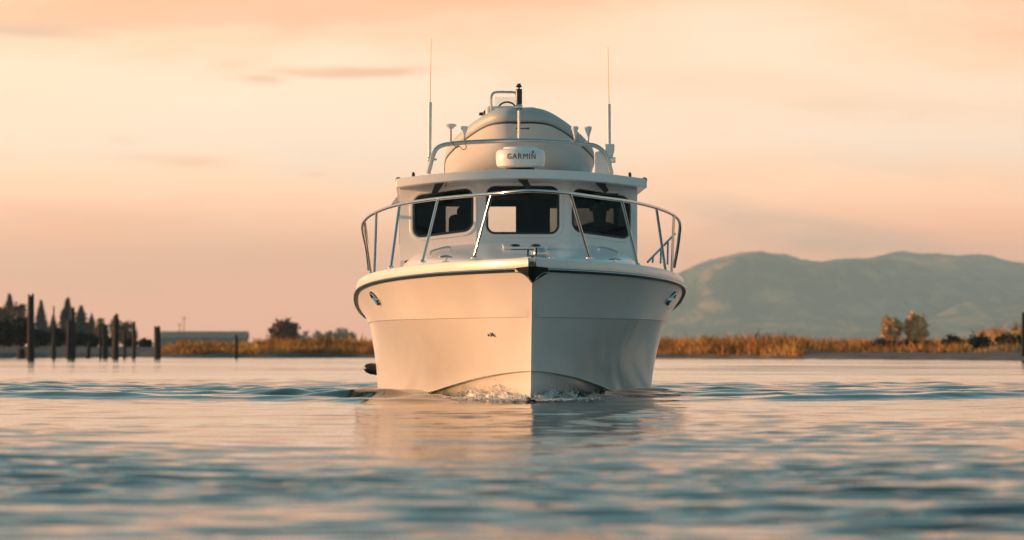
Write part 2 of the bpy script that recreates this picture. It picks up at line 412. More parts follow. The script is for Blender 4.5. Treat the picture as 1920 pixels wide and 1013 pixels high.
# ------------------------------------------------------------------ land and hills
def build_land():
    xs = np.concatenate([np.linspace(-2300, -90, 14), np.linspace(-80, -34, 16), np.arange(-33, 36, 0.5), np.linspace(37, 90, 20), np.linspace(100, 2300, 14)])
    ss = np.concatenate([[-9, -3, -1, 0, .6, 1.3, 2, 3, 4.5, 6, 8, 10, 12], np.arange(14, 110, 2.5), np.geomspace(115, 9500, 28)])
    V = []
    for s in ss:
        for x in xs:
            d = min(shore_d(max(-60, min(60, x)))+s, 9800)
            V.append((x, d, ground_z(max(-60, min(60, x)), d)+(random.uniform(-.03, .03) if s > 1 else 0)))
    m = len(xs); F = [(i*m+j, i*m+j+1, (i+1)*m+j+1, (i+1)*m+j) for i in range(len(ss)-1) for j in range(m-1)]
    ma = bpy.data.materials.new('marsh_ground'); ma.use_nodes = True
    nt = ma.node_tree; b = nt.nodes['Principled BSDF']; b.inputs['Roughness'].default_value = 0.9
    geo = nk(nt, 'ShaderNodeNewGeometry'); sp = nk(nt, 'ShaderNodeSeparateXYZ'); nt.links.new(geo.outputs['Position'], sp.inputs[0])
    mp = nk(nt, 'ShaderNodeMapping'); mp.inputs['Scale'].default_value = (1, .25, 1); nt.links.new(geo.outputs['Position'], mp.inputs[0])
    n1 = noise_n(nt, mp.outputs[0], 0.9, 5, 0.6); n2 = noise_n(nt, mp.outputs[0], 0.25, 3, 0.5)
    mud = ramp_n(nt, n1, [(.35, (.022, .027, .030)), (.65, (.075, .075, .075))])
    gr = ramp_n(nt, n1, [(.3, (.13, .065, .018)), (.5, (.42, .21, .05)), (.7, (.60, .33, .09))])
    f = math_n(nt, 'MULTIPLY_ADD', math_n(nt, 'ADD', sp.outputs[2], math_n(nt, 'MULTIPLY', n2, 0.5)), 5.0, -2.9, True)
    f = math_n(nt, 'MULTIPLY', f, math_n(nt, 'MULTIPLY_ADD', sp.outputs[0], 0.5, 9.6, True))
    nt.links.new(mix_n(nt, f, mud, gr), b.inputs['Base Color'])
    o = mk('ground', V, F, ma)
    tag(o, 'muddy river bank and flat marsh running back to the hills', 'ground', kind='structure')
    # hills: ridge rows measured against the sky
    rid = [(900, 640), (1000, 600), (1100, 560), (1200, 528), (1270, 510), (1300, 499), (1340, 485), (1380, 473), (1425, 466), (1470, 477), (1500, 489), (1540, 492),
           (1590, 484), (1640, 479), (1690, 469), (1720, 473), (1760, 470), (1800, 474), (1850, 480), (1890, 489), (1920, 492),
           (2000, 486), (2150, 500), (2400, 520), (2800, 560), (3300, 640)]
    RD = 9000.0; S = RD/5000.0
    rx = [(p-960)*RD/FPX for p, _ in rid]; rz = [CH+(HOR-q)*RD/FPX for _, q in rid]
    nx, ny = 420, 90
    xs = np.linspace(rx[0]-150, rx[-1]+100, nx); ys = np.linspace(6000, 9900, ny)
    g = np.random.default_rng(4)
    comps = [(g.normal(0, .010), g.normal(0, .005), g.uniform(0, 6.3), g.uniform(3, 9)) for _ in range(14)] + \
            [(g.normal(0, .06), g.normal(0, .02), g.uniform(0, 6.3), g.uniform(.8, 2.0)) for _ in range(18)]
    V = []
    for y in ys:
        t = (y-6000)/(RD-6000)
        prof = (max(0, t)**1.15 if t < 1 else max(0, 1-(t-1)*1.1))
        for x in xs:
            top = np.interp(x, rx, rz); topc = np.interp(x*RD/y, rx, rz)
            n = S*sum(a*math.cos(kx*x/S+ky*y/S+p) for kx, ky, p, a in comps)
            spur = 1+0.16*math.sin(x*0.011/S+y*0.0016/S)*math.sin(math.pi*min(1, t))
            z = top*prof*spur + n*(0.25+0.9*math.sin(math.pi*min(max(t, 0), 1)))*min(1, prof*3)*min(1, max(0, top/110))
            gul = abs(math.sin(x*.021/S+.9*math.sin(x*.006/S+y*.004/S)+y*.0035/S))
            z -= (1-gul)**2*15*S*math.sin(math.pi*min(max(t, 0), 1))*min(1, max(0, top/110))
            z += random.uniform(0, .9)*min(1, max(0, top/110))
            if abs(t-1) < 0.03: z += random.uniform(0, 1.6)*min(1, max(0, top/110))
            if t < 0.97: z = min(z, (topc*.955)*y/RD)
            V.append((x, y, max(z, -1)+0.5))
    F = [(i*nx+j, i*nx+j+1, (i+1)*nx+j+1, (i+1)*nx+j) for i in range(ny-1) for j in range(nx-1)]
    mh = bpy.data.materials.new('forested_hill'); mh.use_nodes = True
    nt = mh.node_tree; b = nt.nodes['Principled BSDF']; b.inputs['Roughness'].default_value = 1.0; b.inputs['Specular IOR Level'].default_value = 0.1
    geo = nk(nt, 'ShaderNodeNewGeometry'); sp = nk(nt, 'ShaderNodeSeparateXYZ'); nt.links.new(geo.outputs['Position'], sp.inputs[0])
    mp = nk(nt, 'ShaderNodeMapping'); mp.inputs['Scale'].default_value = (.009, .0028, .017); nt.links.new(geo.outputs['Position'], mp.inputs[0])
    n1 = noise_n(nt, mp.outputs[0], 2.4, 6, 0.65, .5); n2 = noise_n(nt, mp.outputs[0], 0.8, 3, 0.5)
    forest = ramp_n(nt, n1, [(.36, (.012, .030, .032)), (.50, (.04, .060, .055)), (.62, (.30, .22, .12))])
    # logged clearings high on the ridge
    clr = math_n(nt, 'MULTIPLY', math_n(nt, 'MULTIPLY_ADD', sp.outputs[2], 0.042, -6.2, True), math_n(nt, 'MULTIPLY_ADD', n2, 6.0, -2.9, True))
    nt.links.new(mix_n(nt, clr, forest, (.55, .26, .17)), b.inputs['Base Color'])
    o = mk('hills', V, F, mh)
    tag(o, 'hazy forested hills rising beyond the right bank', 'hills', kind='structure')
build_land()

# ------------------------------------------------------------------ marsh grass
def build_grass():
    mg = bpy.data.materials.new('dry_marsh_grass'); mg.use_nodes = True
    nt = mg.node_tree; b = nt.nodes['Principled BSDF']; b.inputs['Roughness'].default_value = 0.8; b.inputs['Specular IOR Level'].default_value = 0.15
    geo = nk(nt, 'ShaderNodeNewGeometry')
    mp = nk(nt, 'ShaderNodeMapping'); mp.inputs['Scale'].default_value = (1, .3, .4); nt.links.new(geo.outputs['Position'], mp.inputs[0])
    n1 = noise_n(nt, mp.outputs[0], 0.55, 5, 0.65)
    c = ramp_n(nt, n1, [(.30, (.07, .045, .02)), (.42, (.26, .12, .03)), (.54, (.55, .27, .06)), (.70, (.68, .42, .13))])
    nt.links.new(c, b.inputs['Base Color'])
    r = random.Random(5); V = []; F = []
    def tuft(x, d, hgt, n):
        z0 = ground_z(x, d)-.03
        for _ in range(n):
            a = r.uniform(0, 6.28); bx = x+r.gauss(0, .10); bd = d+r.gauss(0, .10)
            w = r.uniform(.012, .035); h_ = hgt*r.uniform(.4, 1.15); le = r.gauss(0, .35)*h_
            k = len(V)
            V.extend([(bx-w*math.cos(a), bd-w*math.sin(a), z0), (bx+w*math.cos(a), bd+w*math.sin(a), z0),
                      (bx+w*.7*math.cos(a)+le*.4, bd+w*.7*math.sin(a), z0+h_*.6), (bx+le, bd+r.gauss(0, .1), z0+h_), (bx-w*.7*math.cos(a)+le*.4, bd-w*.7*math.sin(a), z0+h_*.6)])
            F.append((k, k+1, k+2, k+3, k+4))
    for _ in range(27000):
        x = r.uniform(-46, 46); s = 1.4+abs(r.gauss(0, 9)); d = shore_d(x)+s
        hgt = r.uniform(.28, .76)*(0.85+.25*math.sin(x*.4)*math.sin(x*.17+2)+.18*math.sin(x*1.9+d*.7)+.12*math.sin(x*4.3))*(.55+.45*min(1, s/9))
        if x < -13.5: hgt *= 0.7
        if x < -17.6: continue
        if x > 12:
            s += 42*sstep(10, 15, x)*(1+.5*r.random()); d = shore_d(x)+s; hgt *= 0.95
            if x > 20.5 and d < 224 and r.random() < .85: continue
        tuft(x, d, hgt, 6)
    o = mk('marsh_grass', V, F, mg, smooth=False)
    tag(o, 'dry orange marsh grass along both river banks', 'grass', kind='stuff')
build_grass()

# ------------------------------------------------------------------ the cabin cruiser
YAW = 0.0203
boat = empty('cabin_cruiser', (0.161, 36.0, 0.0), YAW)
tag(boat, 'white cabin cruiser motoring head-on through the river with dinghy on its roof', 'boat')
def L(px, py, y):                       # boat-frame point at depth y behind the stem for a measured photo position
    d = 36.0+y
    return Vector(((px-960)*d/FPX-0.161+YAW*y, y, CH+(HOR-py)*d/FPX))
ip = np.interp
def smooth_ip(y, ys, ws):
    # monotone-ish cubic through the stations
    ys = np.asarray(ys, float); ws = np.asarray(ws, float)
    i = int(np.clip(np.searchsorted(ys, y)-1, 0, len(ys)-2))
    hh = ys[i+1]-ys[i]; t = min(max((y-ys[i])/hh, 0), 1)
    def slope(k):
        if k == 0: return (ws[1]-ws[0])/(ys[1]-ys[0])
        if k == len(ys)-1: return (ws[-1]-ws[-2])/(ys[-1]-ys[-2])
        a = (ws[k]-ws[k-1])/(ys[k]-ys[k-1]); b = (ws[k+1]-ws[k])/(ys[k+1]-ys[k])
        return 0 if a*b <= 0 else 2*a*b/(a+b)
    m0, m1 = slope(i)*hh, slope(i+1)*hh
    return ((2*t**3-3*t*t+1)*ws[i]+(t**3-2*t*t+t)*m0+(-2*t**3+3*t*t)*ws[i+1]+(t**3-t*t)*m1)
SY = [0, .13, .33, .63, 1.08, 1.68, 2.35, 3.08, 3.85, 4.6, 5.4, 6.5, 8.2]
SW = [0, .125, .30, .50, .74, 1.00, 1.20, 1.345, 1.43, 1.465, 1.475, 1.465, 1.42]
SZ = [1.05, 1.048, 1.044, 1.039, 1.032, 1.016, .997, .972, .940, .897, .845, .79, .73]
KY = [.20, .48, .88, 1.5, 2.2, 3.2, 4.2, 5.2, 6.2, 8.2]; KW = [0, .20, .40, .70, .98, 1.18, 1.29, 1.345, 1.37, 1.36]
KZ = [.668, .667, .666, .664, .662, .660, .657, .653, .650, .645]
CY = [.42, .8, 1.5, 2.5, 3.4, 4.2, 5.0, 6.0, 7.0, 8.2]; CW = [0, .16, .39, .63, .79, .93, 1.10, 1.24, 1.29, 1.30]
CZ = [.24, .225, .180, .105, .045, .008, -.005, -.015, -.02, -.02]
GY = [.42, .52, .70, 1.2, 2.2, 4, 8.2]; GZ = [.24, .05, -.10, -.26, -.38, -.42, -.42]
def sheer(y): return (smooth_ip(y, SY, SW), smooth_ip(y, SY, SZ))
def build_hull():
    NS = 64; YE = 8.2
    ts = [(i/NS)**1.9 for i in range(NS+1)]
    def row(ys, ws, zs):
        return [(lambda y: (smooth_ip(y, ys, ws), y, smooth_ip(y, ys, zs)))(ys[0]+t*(YE-ys[0])) for t in ts]
    keel = [(0.0, GY[0]+t*(YE-GY[0]), smooth_ip(GY[0]+t*(YE-GY[0]), GY, GZ)) for t in ts]
    ch = row(CY, CW, CZ); kn = row(KY, KW, KZ); sh = row(SY, SW, SZ)
    def lerp(a, b, f, bul=0.0):
        out = []
        for p, q, t in zip(a, b, ts):
            e = min(1, t*30)
            out.append((p[0]+(q[0]-p[0])*f+bul*e*math.sin(math.pi*f), p[1]+(q[1]-p[1])*f, p[2]+(q[2]-p[2])*f))
        return out
    def off(a, dx, dz):
        return [(p[0]+dx*min(1, t*60), p[1], p[2]+dz) for p, t in zip(a, ts)]
    chi = off(ch, -.045, -.004)
    rows = [keel, lerp(keel, chi, .33, -.01), lerp(keel, chi, .66, -.015), chi, off(ch, 0, 0), off(ch, .004, .012)]
    rows += [lerp(ch, kn, f, -.012) for f in (.2, .4, .6, .8)]
    rows += [off(kn, -.008, -.001), off(kn, .006, .003)]
    kn2 = off(kn, .006, .003)
    rows += [lerp(kn2, sh, f, -.012) for f in (.25, .5, .75)] + [sh]
    mb = MB()
    full = [[(-p[0], p[1], p[2]) for p in r] for r in rows[::-1]] + rows[1:]
    mb.grid(full)
    # transom
    n = len(full); m = NS+1
    mb.f.append(tuple(i*m+NS for i in range(n)))
    # the inner liner keeps the hull from being a paper shell
    hull = mb.build('hull', M['gelcoat'], boat, sharp=28)
    # lifting strakes under the chine
    for s in (-1, 1):
        st = MB()
        pts = []
        for y in np.linspace(2.1, 5.0, 10):
            cw, cz = smooth_ip(y, CY, CW), smooth_ip(y, CY, CZ); kz = smooth_ip(y, GY, GZ)
            f = .70
            pts.append((s*(cw*f), y, kz+(cz-kz)*f-.005))
        st.tube(pts, [.004]+[.016]*8+[.016], 6)
        st.build('spray_strake', M['gelcoat'], hull)
    # bevelled gunwale moulding above the rubbing strake
    mb = MB(); prof = [(.000, .012), (.003, .026), (.000, .076), (-.004, .086), (-.014, .091), (-.075, .092), (-.11, .092)]
    rws = []
    nin = []
    for i, t in enumerate(ts):
        y = t*YE; w, z = sheer(y)
        e = 0.02
        w1, z1 = sheer(min(y+e, YE)); w0, z0 = sheer(max(y-e, 0))
        tx, ty = (w1-w0), (min(y+e, YE)-max(y-e, 0)); l = math.hypot(tx, ty)
        nxv, nyv = ty/l, -tx/l
        if i == 0: nxv, nyv = 0.0, -0.5
        rws.append([(max(0.0, w+o*nxv), y+o*nyv, z+dz) for o, dz in prof])
    full = [[(-p[0], p[1], p[2]) for p in r] for r in rws[::-1]] + rws
    mb.grid(full); mb.build('gunwale', M['gelcoat'], boat, sharp=50)
    # deck
    mb = MB(); drows = []
    for r in rws[1:]:
        e = r[-1]
        drows.append([(e[0]*u, e[1], e[2]-.002+.02*(1-u*u)) for u in np.linspace(-1, 1, 9)])
    mb.grid(drows); mb.build('deck', M['deck'], boat)
    # rubbing strake
    for s in (-1, 1):
        mb = MB(); mb.tube([(s*(sheer(t*YE)[0]+.006), t*YE-(.006 if t < .02 else 0), sheer(t*YE)[1]-.004) for t in ts], .0155, 8)
        rb = mb.build('rubbing_strake', M['rubber'], boat)
        mb = MB(); mb.tube([(s*(sheer(t*YE)[0]+.0195), t*YE-(.02 if t < .02 else 0)-.006, sheer(t*YE)[1]+.000) for t in ts], .0055, 6)
        mb.build('steel_insert', M['steel'], rb)
    return hull
hull = build_hull()
def hull_side(y, zf):                    # point and outward normal on the upper topside, zf 0 knuckle .. 1 sheer
    def p(y, f):
        kw, kz = smooth_ip(y, KY, KW), smooth_ip(y, KY, KZ); sw, sz = sheer(y)
        return Vector((kw+(sw-kw)*f, y, kz+(sz-kz)*f))
    a = p(y, zf); n = (p(y+.05, zf)-p(y-.05, zf)).cross(p(y, zf+.05)-p(y, zf-.05)).normalized()
    if n.x < 0: n = -n
    return a, n
for s in (-1, 1):                        # portlights
    a, n = hull_side(3.12, .62)
    a = Vector((a.x*s, a.y, a.z)); n = Vector((n.x*s, n.y, n.z))
    q = n.to_track_quat('Z', 'Y').to_matrix()
    sc = Matrix.Diagonal((1, 1, 1))
    mb = MB()
    prof = [(.062, -.03), (.105, -.02), (.106, .006), (.098, .016), (.080, .018), (.066, .004), (.062, -.03)]
    # oval ring
    mb.lathe(prof, (0, 0, 0), 28)
    tilt = Matrix.Rotation(R(s*20), 3, 'Z')
    mb.v = [tuple(a+q @ (tilt @ Vector((v[0]*1.0, v[1]*.60, v[2])))) for v in mb.v]
    pl = mb.build('portlight', M['steel'], boat)
    mb = MB(); mb.lathe([(.0, -.002), (.072, -.002), (.072, .003), (0, .006)], (0, 0, 0), 24)
    mb.v = [tuple(a+q @ (tilt @ Vector((v[0]*1.0, v[1]*.60, v[2])))) for v in mb.v]
    mb.build('pane', M['gasket'], pl)
# skin fittings
a = L(921, 627, .75); 
def small_fit(name, px, py, zoff, r, mat):
    # place on the lower topside at the measured spot: march in depth until inside the hull
    for y in np.linspace(.3, 3.5, 320):
        p = L(px, py, y)
        f = (p.z-smooth_ip(y, CY, CZ))/(smooth_ip(y, KY, KZ)-smooth_ip(y, CY, CZ))
        if not 0 <= f <= 1.6 or y < .45: continue
        w = smooth_ip(y, CY, CW)*(1-f)+smooth_ip(y, KY, KW)*f
        if abs(p.x) <= w: break
    mb = MB(); rot = Vector((-.75, -.6, -.2)).to_track_quat('Z', 'Y').to_matrix()
    mb.lathe([(r*.9, -.02), (r*1.5, 0), (r*1.5, .006), (r, .012), (r*.95, .03), (r*.5, .034), (r*.45, .01)], p, 14, rot)
    return mb.build(name, mat, boat)
small_fit('drain_fitting', 921, 627, 0, .013, M['steel'])
mb = MB(); p = L(700, 692, 7.2)
mb.lathe([(.0, -.12), (.04, -.11), (.055, -.06), (.055, .02), (.04, .07), (.015, .09), (0, .092)], p, 16, Matrix.Rotation(R(-82), 3, 'Y'))
mb.build('exhaust_flap', M['exhaust'], boat)

# coachroof rising from the foredeck
def build_coachroof():
    rows = []
    for y in np.linspace(.75, 4.4, 34):
        wt = smooth_ip(y, [.75, 1.0, 1.4, 2.0, 3.0, 4.4], [.06, .30, .52, .78, 1.0, 1.13])
        hg = smooth_ip(y, [.75, 1.2, 2.0, 2.8, 3.5, 4.4], [.004, .035, .115, .20, .275, .34])
        z0 = sheer(y)[1]+.10
        r = []
        for u in np.linspace(-1, 1, 41):
            a = abs(u)
            pr = (1-a**6)**.55*(1-.14*u*u) if a < 1 else 0
            r.append((u*wt, y, z0-.01+hg*pr+.018*(1-u*u)))
        rows.append(r)
    mb = MB(); mb.grid(rows); return mb.build('coachroof', M['deck'], boat, sharp=60)
coach = build_coachroof()
def coach_z(x, y):
    wt = smooth_ip(y, [.75, 1.0, 1.4, 2.0, 3.0, 4.4], [.06, .30, .52, .78, 1.0, 1.13])
    hg = smooth_ip(y, [.75, 1.2, 2.0, 2.8, 3.5, 4.4], [.004, .035, .115, .20, .275, .34])
    u = x/wt; a = min(abs(u), 1)
    return sheer(y)[1]+.09+hg*(1-a**6)**.55*(1-.14*u*u)+.018*(1-u*u)
# foredeck hatch: low frame with two hinge pads
mb = MB(); hz = [(x, y, coach_z(x, y)+.008) for x, y in ((-.19, 2.3), (.19, 2.3), (.19, 2.75), (-.19, 2.75))]
mb.prism(hz, (0, 0, .022)); ht = mb.build('deck_hatch', M['white_plastic'], boat, bevel=.006)
for hx in (-.09, .085):
    mb = MB(); mb.lathe([(.045, 0), (.042, .012), (.02, .018), (0, .02)], (hx, 2.34, coach_z(hx, 2.34)+.03), 14)
    mb.build('hinge_pad', M['black'], ht)
for s, xa, xb in ((-1, -.80, -.64), (1, .64, .80)):
    mb = MB(); yy = 2.75
    za, zb = coach_z(xa, yy), coach_z(xb, yy)
    mb.tube([(xa, yy, za-.01), (xa+.01, yy, za+.03), (xb-.01, yy, zb+.03), (xb, yy, zb-.01)], .009, 8, smooth=4)
    mb.build('grab_handle', M['steel'], boat)
for px, py, y in ((836, 483, 1.35), (1153, 483, 1.75)):
    p = L(px, py, y); z0 = sheer(y)[1]+.10
    mb = MB(); mb.box((p.x, y, z0+.006), (.06, .12, .012))
    for k in (-.03, .03): mb.tube([(p.x, y+k, z0), (p.x, y+k, z0+.045)], .011, 8)
    mb.tube([(p.x-.05, y-.04, z0+.047), (p.x, y, z0+.055), (p.x+.05, y+.04, z0+.047)], [.006, .012, .006], 8, smooth=3)
    mb.build('mooring_cleat', M['steel'], boat)
for px in (1034,):
    p = L(px, 484, .5); mb = MB(); mb.lathe([(.022, 0), (.022, .008), (.012, .014), (0, .014)], (p.x, .5, sheer(.5)[1]+.103), 14); mb.build('deck_filler', M['steel'], boat)

# anchor roller and bow plate
mb = MB()
zt = 1.058
plate = [(-.132, -.02), (-.02, -.075), (.02, -.075), (.132, -.02), (.132, .10), (-.132, .10)]
top = [(-.138, .035, zt), (-.125, .002, zt+.004), (-.03, -.105, zt+.012), (.03, -.105, zt+.012), (.125, .002, zt+.004), (.138, .035, zt)]
bot = [(-.138, .035, zt-.032), (-.105, .0, zt-.036), (-.035, -.055, zt-.070), (0.0, -.03, zt-.115), (.0, -.028, zt-.115), (.035, -.055, zt-.070), (.105, .0, zt-.036), (.138, .035, zt-.032)]
V = top+bot
F = [(0, 1, 2, 3, 4, 5)[::-1], (0, 6, 7, 1), (1, 7, 8, 2), (2, 8, 9, 10, 11, 3), (3, 11, 12, 4), (4, 12, 13, 5), (6, 13, 12, 11, 10, 9, 8, 7)]
mb.add(V, F); bp_ = mb.build('bow_plate', M['black'], boat, smooth=False, bevel=.004)
for s in (-1, 1):
    mb = MB(); mb.tube([(s*.132, -.012, zt-.034), (s*.085, -.045, zt-.042), (s*.04, -.078, zt-.075), (s*.006, -.052, zt-.118)], .0035, 6, smooth=4)
    mb.build('edge_trim', M['steel'], bp_)
ar = empty('anchor_roller', (0, 0, 0)); ar.parent = boat
mb = MB()
for s in (-1, 1):
    mb.prism([(s*.030, -.09, zt+.01), (s*.030, .20, zt+.01), (s*.030, .20, zt+.075), (s*.030, .02, zt+.105), (s*.030, -.08, zt+.085)], (s*.006, 0, 0))
mb.build('cheek', M['steel'], ar, smooth=False, bevel=.003)
mb = MB(); mb.lathe([(.018, -.026), (.03, -.024), (.017, -.006), (.017, .006), (.03, .024), (.018, .026)], (0, -.055, zt+.06), 16, Matrix.Rotation(R(90), 3, 'Y'))
mb.build('roller', M['white_plastic'], ar)
for s, hh in ((-1, .145), (1, .165)):
    mb = MB(); mb.tube([(s*.032, .03, zt+.09), (s*.034, .03, zt+hh)], .009, 8); mb.build('guide_pin', M['black'], ar)
mb = MB(); mb.tube([(-.045, .0, zt+.098), (.045, .0, zt+.098)], .009, 8); mb.tube([(0, .05, zt+.04), (0, .05, zt+.135)], .010, 8); mb.build('keeper_pin', M['steel'], ar)
mb = MB(); mb.lathe([(.05, 0), (.062, .02), (.06, .06), (.04, .085), (0, .092)], (.075, .42, sheer(.42)[1]+.102), 18); mb.build('windlass', M['steel'], ar)

# ------------------------------------------------------------------ bow rail
rail_top = [(688, 470, 5.25), (682, 440, 5.2), (680, 425, 5.05), (684, 414, 4.7), (700, 401, 4.1), (740, 386, 3.1), (800, 375.5, 1.9), (860, 369, 1.05), (920, 364, .42), (980, 358.5, .12),
            (1020, 359, .18), (1068, 363, .45), (1120, 370, 1.1), (1180, 378, 2.0), (1225, 388, 3.0), (1255, 399, 3.9), (1270, 409, 4.5), (1275, 421, 4.9), (1274, 440, 5.1), (1270, 470, 5.2)]
br = empty('bow_rail', (0, 0, 0)); br.parent = boat
mb = MB(); rt = [L(*p) for p in rail_top]
rt = [L(692, 507, 5.3)]+rt+[L(1264, 502, 5.25)]
mb.tube(rt, .0145, 10, smooth=6); mb.build('top_rail', M['steel'], br)
for (bx, by, byy, tx, ty, tyy) in [(792, 487, 1.45, 821, 374, 1.55), (889, 484, .55, 922, 364.5, .42), (1105, 484, .62, 1069, 363.5, .45), (1196, 488, 2.05, 1166, 376.5, 1.75),
                                   (733, 495, 2.45, 749, 385, 2.9), (702, 504, 3.4, 706, 399, 3.9), (700, 504, 5.0, 684, 418, 4.85), (1249, 497, 3.4, 1231, 390, 3.15), (1259, 501, 4.2, 1264, 404, 4.2)]:
    b_, t_ = L(bx, by, byy), L(tx, ty, tyy)
    b_.z = min(b_.z, sheer(byy)[1]+.11)
    mb = MB(); mb.tube([b_, t_], .0118, 10); st = mb.build('stanchion', M['steel'], br)
    mb = MB(); mb.lathe([(.028, -.004), (.028, .006), (.016, .014), (.014, .022)], b_, 12); mb.build('foot', M['steel'], st)
# side boarding rail further aft on the shaded side
mb = MB(); mb.tube([L(1214, 492, 5.6), L(1240, 465, 5.7), L(1266, 438, 5.8)], .011, 8)
for (x, y0, y1) in ((1225, 492, 480), (1240, 494, 466), (1253, 496, 452)): mb.tube([L(x-1, y0, 5.65), L(x, y1, 5.7)], .010, 8)
mb.build('boarding_rail', M['steel'], br)

# ------------------------------------------------------------------ cabin with real window openings
def bil(c, u, v):                       # corners: top-left, top-right, bottom-right, bottom-left
    a = c[0].lerp(c[1], u); b = c[3].lerp(c[2], u); return a.lerp(b, v)
def rr_loop(u0, u1, v0, v1, ru, rv, m=7):
    out = []
    for (cu, cv, a0) in ((u0+ru, v0+rv, 180), (u1-ru, v0+rv, 270), (u1-ru, v1-rv, 0), (u0+ru, v1-rv, 90)):
        for j in range(m):
            a = R(a0+90*j/(m-1)); out.append((cu+ru*math.cos(a), cv+rv*math.sin(a)))
    return out
def panel_with_hole(mb, c, hole, m=7):
    u0, u1, v0, v1, ru, rv = hole
    inner = rr_loop(u0, u1, v0, v1, ru, rv, m); outer = []
    mid = m//2
    corners = [(0, 0), (1, 0), (1, 1), (0, 1)]
    for k in range(4):
        cu, cv = corners[k]
        for j in range(m):
            p = inner[k*m+j]
            if j == mid: outer.append((cu, cv)); continue
            first = j < mid
            # tangent sides: corner arcs run left->top, top->right, right->bottom, bottom->left
            onv = (k in (0, 2)) == first
            e = inner[k*m+(0 if first else m-1)]
            f = abs(j-mid)/mid
            if onv: outer.append((cu, cv+(e[1]-cv)*f))
            else: outer.append((cu+(e[0]-cu)*f, cv))
    n = len(inner)
    V = [bil(c, *p) for p in inner]+[bil(c, *p) for p in outer]
    mb.add(V, [(i, (i+1) % n, n+(i+1) % n, n+i) for i in range(n)])
def ring(c, hole, grow_in, grow_out, off, thick):
    u0, u1, v0, v1, ru, rv = hole
    w = (c[1]-c[0]).length; h = (c[3]-c[0]).length
    def lp(g): return rr_loop(u0-g/w, u1+g/w, v0-g/h, v1+g/h, max(ru+g/w, .01), max(rv+g/h, .01))
    nrm = (c[1]-c[0]).cross(c[3]-c[0]).normalized()
    if nrm.y > 0 and abs(nrm.y) > .2: nrm = -nrm
    a = [bil(c, *p) for p in lp(-grow_in)]; b = [bil(c, *p) for p in lp(grow_out)]
    n = len(a); o0, o1 = nrm*(off), nrm*(off+thick)
    V = [p+o0 for p in a]+[p+o1 for p in a]+[p+o1 for p in b]+[p+o0 for p in b]
    F = []
    for i in range(n):
        j = (i+1) % n
        F += [(i, j, n+j, n+i), (n+i, n+j, 2*n+j, 2*n+i), (2*n+i, 2*n+j, 3*n+j, 3*n+i), (3*n+i, 3*n+j, j, i)]
    return V, F, nrm
ZR = 1.91
fl_t, fr_t = L(893, 333, 3.80), L(1067, 333, 3.80); fl_b, fr_b = L(893, 472, 3.66), L(1067, 472, 3.66)
ol_t, ol_b = L(750, 354, 4.10), L(750, 489, 3.98); or_t, or_b = L(1195, 354, 4.10), L(1195, 489, 3.98)
zt_ = lambda p, z: Vector((p.x, p.y, z))
bl_t, bl_b = Vector((ol_t.x, 7.2, 1.86)), Vector((ol_b.x, 7.2, .75)); br_t, br_b = Vector((or_t.x, 7.2, 1.86)), Vector((or_b.x, 7.2, .75))
panels = {
    'c': ([fl_t, fr_t, fr_b, fl_b], (.115, .885, .128, .755, .085, .11), 'g_clear'),
    'l': ([ol_t, fl_t, fl_b, ol_b], (.185, .955, .142, .705, .11, .125), 'g_mid'),
    'r': ([fr_t, or_t, or_b, fr_b], (.050, .885, .142, .715, .115, .125), 'g_light'),
    'sl': ([bl_t, ol_t, zt_(ol_b, 1.06), zt_(bl_b, 1.06)], (.10, .93, .14, .62, .05, .10), 'g_dark'),
    'sr': ([or_t, br_t, zt_(br_b, 1.06), zt_(or_b, 1.06)], (.07, .90, .14, .62, .05, .10), 'g_dark'),
}
mb = MB()
for k, (c, h, g) in panels.items(): panel_with_hole(mb, c, h)
# rear bulkhead: open doorway on one side, window on the other
def rearpt(px, py): p = L(px, py, 7.2); return p
bx0, bx1 = bl_t.x, br_t.x
def rect(x0, x1, z0, z1): mb.add([(x0, 7.2, z0), (x1, 7.2, z0), (x1, 7.2, z1), (x0, 7.2, z1)], [(0, 1, 2, 3)])
o1a, o1b = rearpt(836, 388), rearpt(967, 388); o2a, o2b = rearpt(1031, 391), rearpt(1150, 391)
zt1, zt2, zlow = o1a.z, o2a.z, 1.20
rect(bx0, o1a.x, .7, 1.87); rect(o1a.x, o1b.x, zt1, 1.87); rect(o1a.x, o1b.x, .7, zlow)
rect(o1b.x, o2a.x, .7, 1.87); rect(o2a.x, o2b.x, zt2, 1.87); rect(o2a.x, o2b.x, .7, zlow); rect(o2b.x, bx1, .7, 1.87)
cabin = mk('cabin', mb.v, mb.f, M['gelcoat'], boat, False)
bm = bmesh.new(); bm.from_mesh(cabin.data); bmesh.ops.remove_doubles(bm, verts=bm.verts, dist=.0005); bmesh.ops.recalc_face_normals(bm, faces=bm.faces)
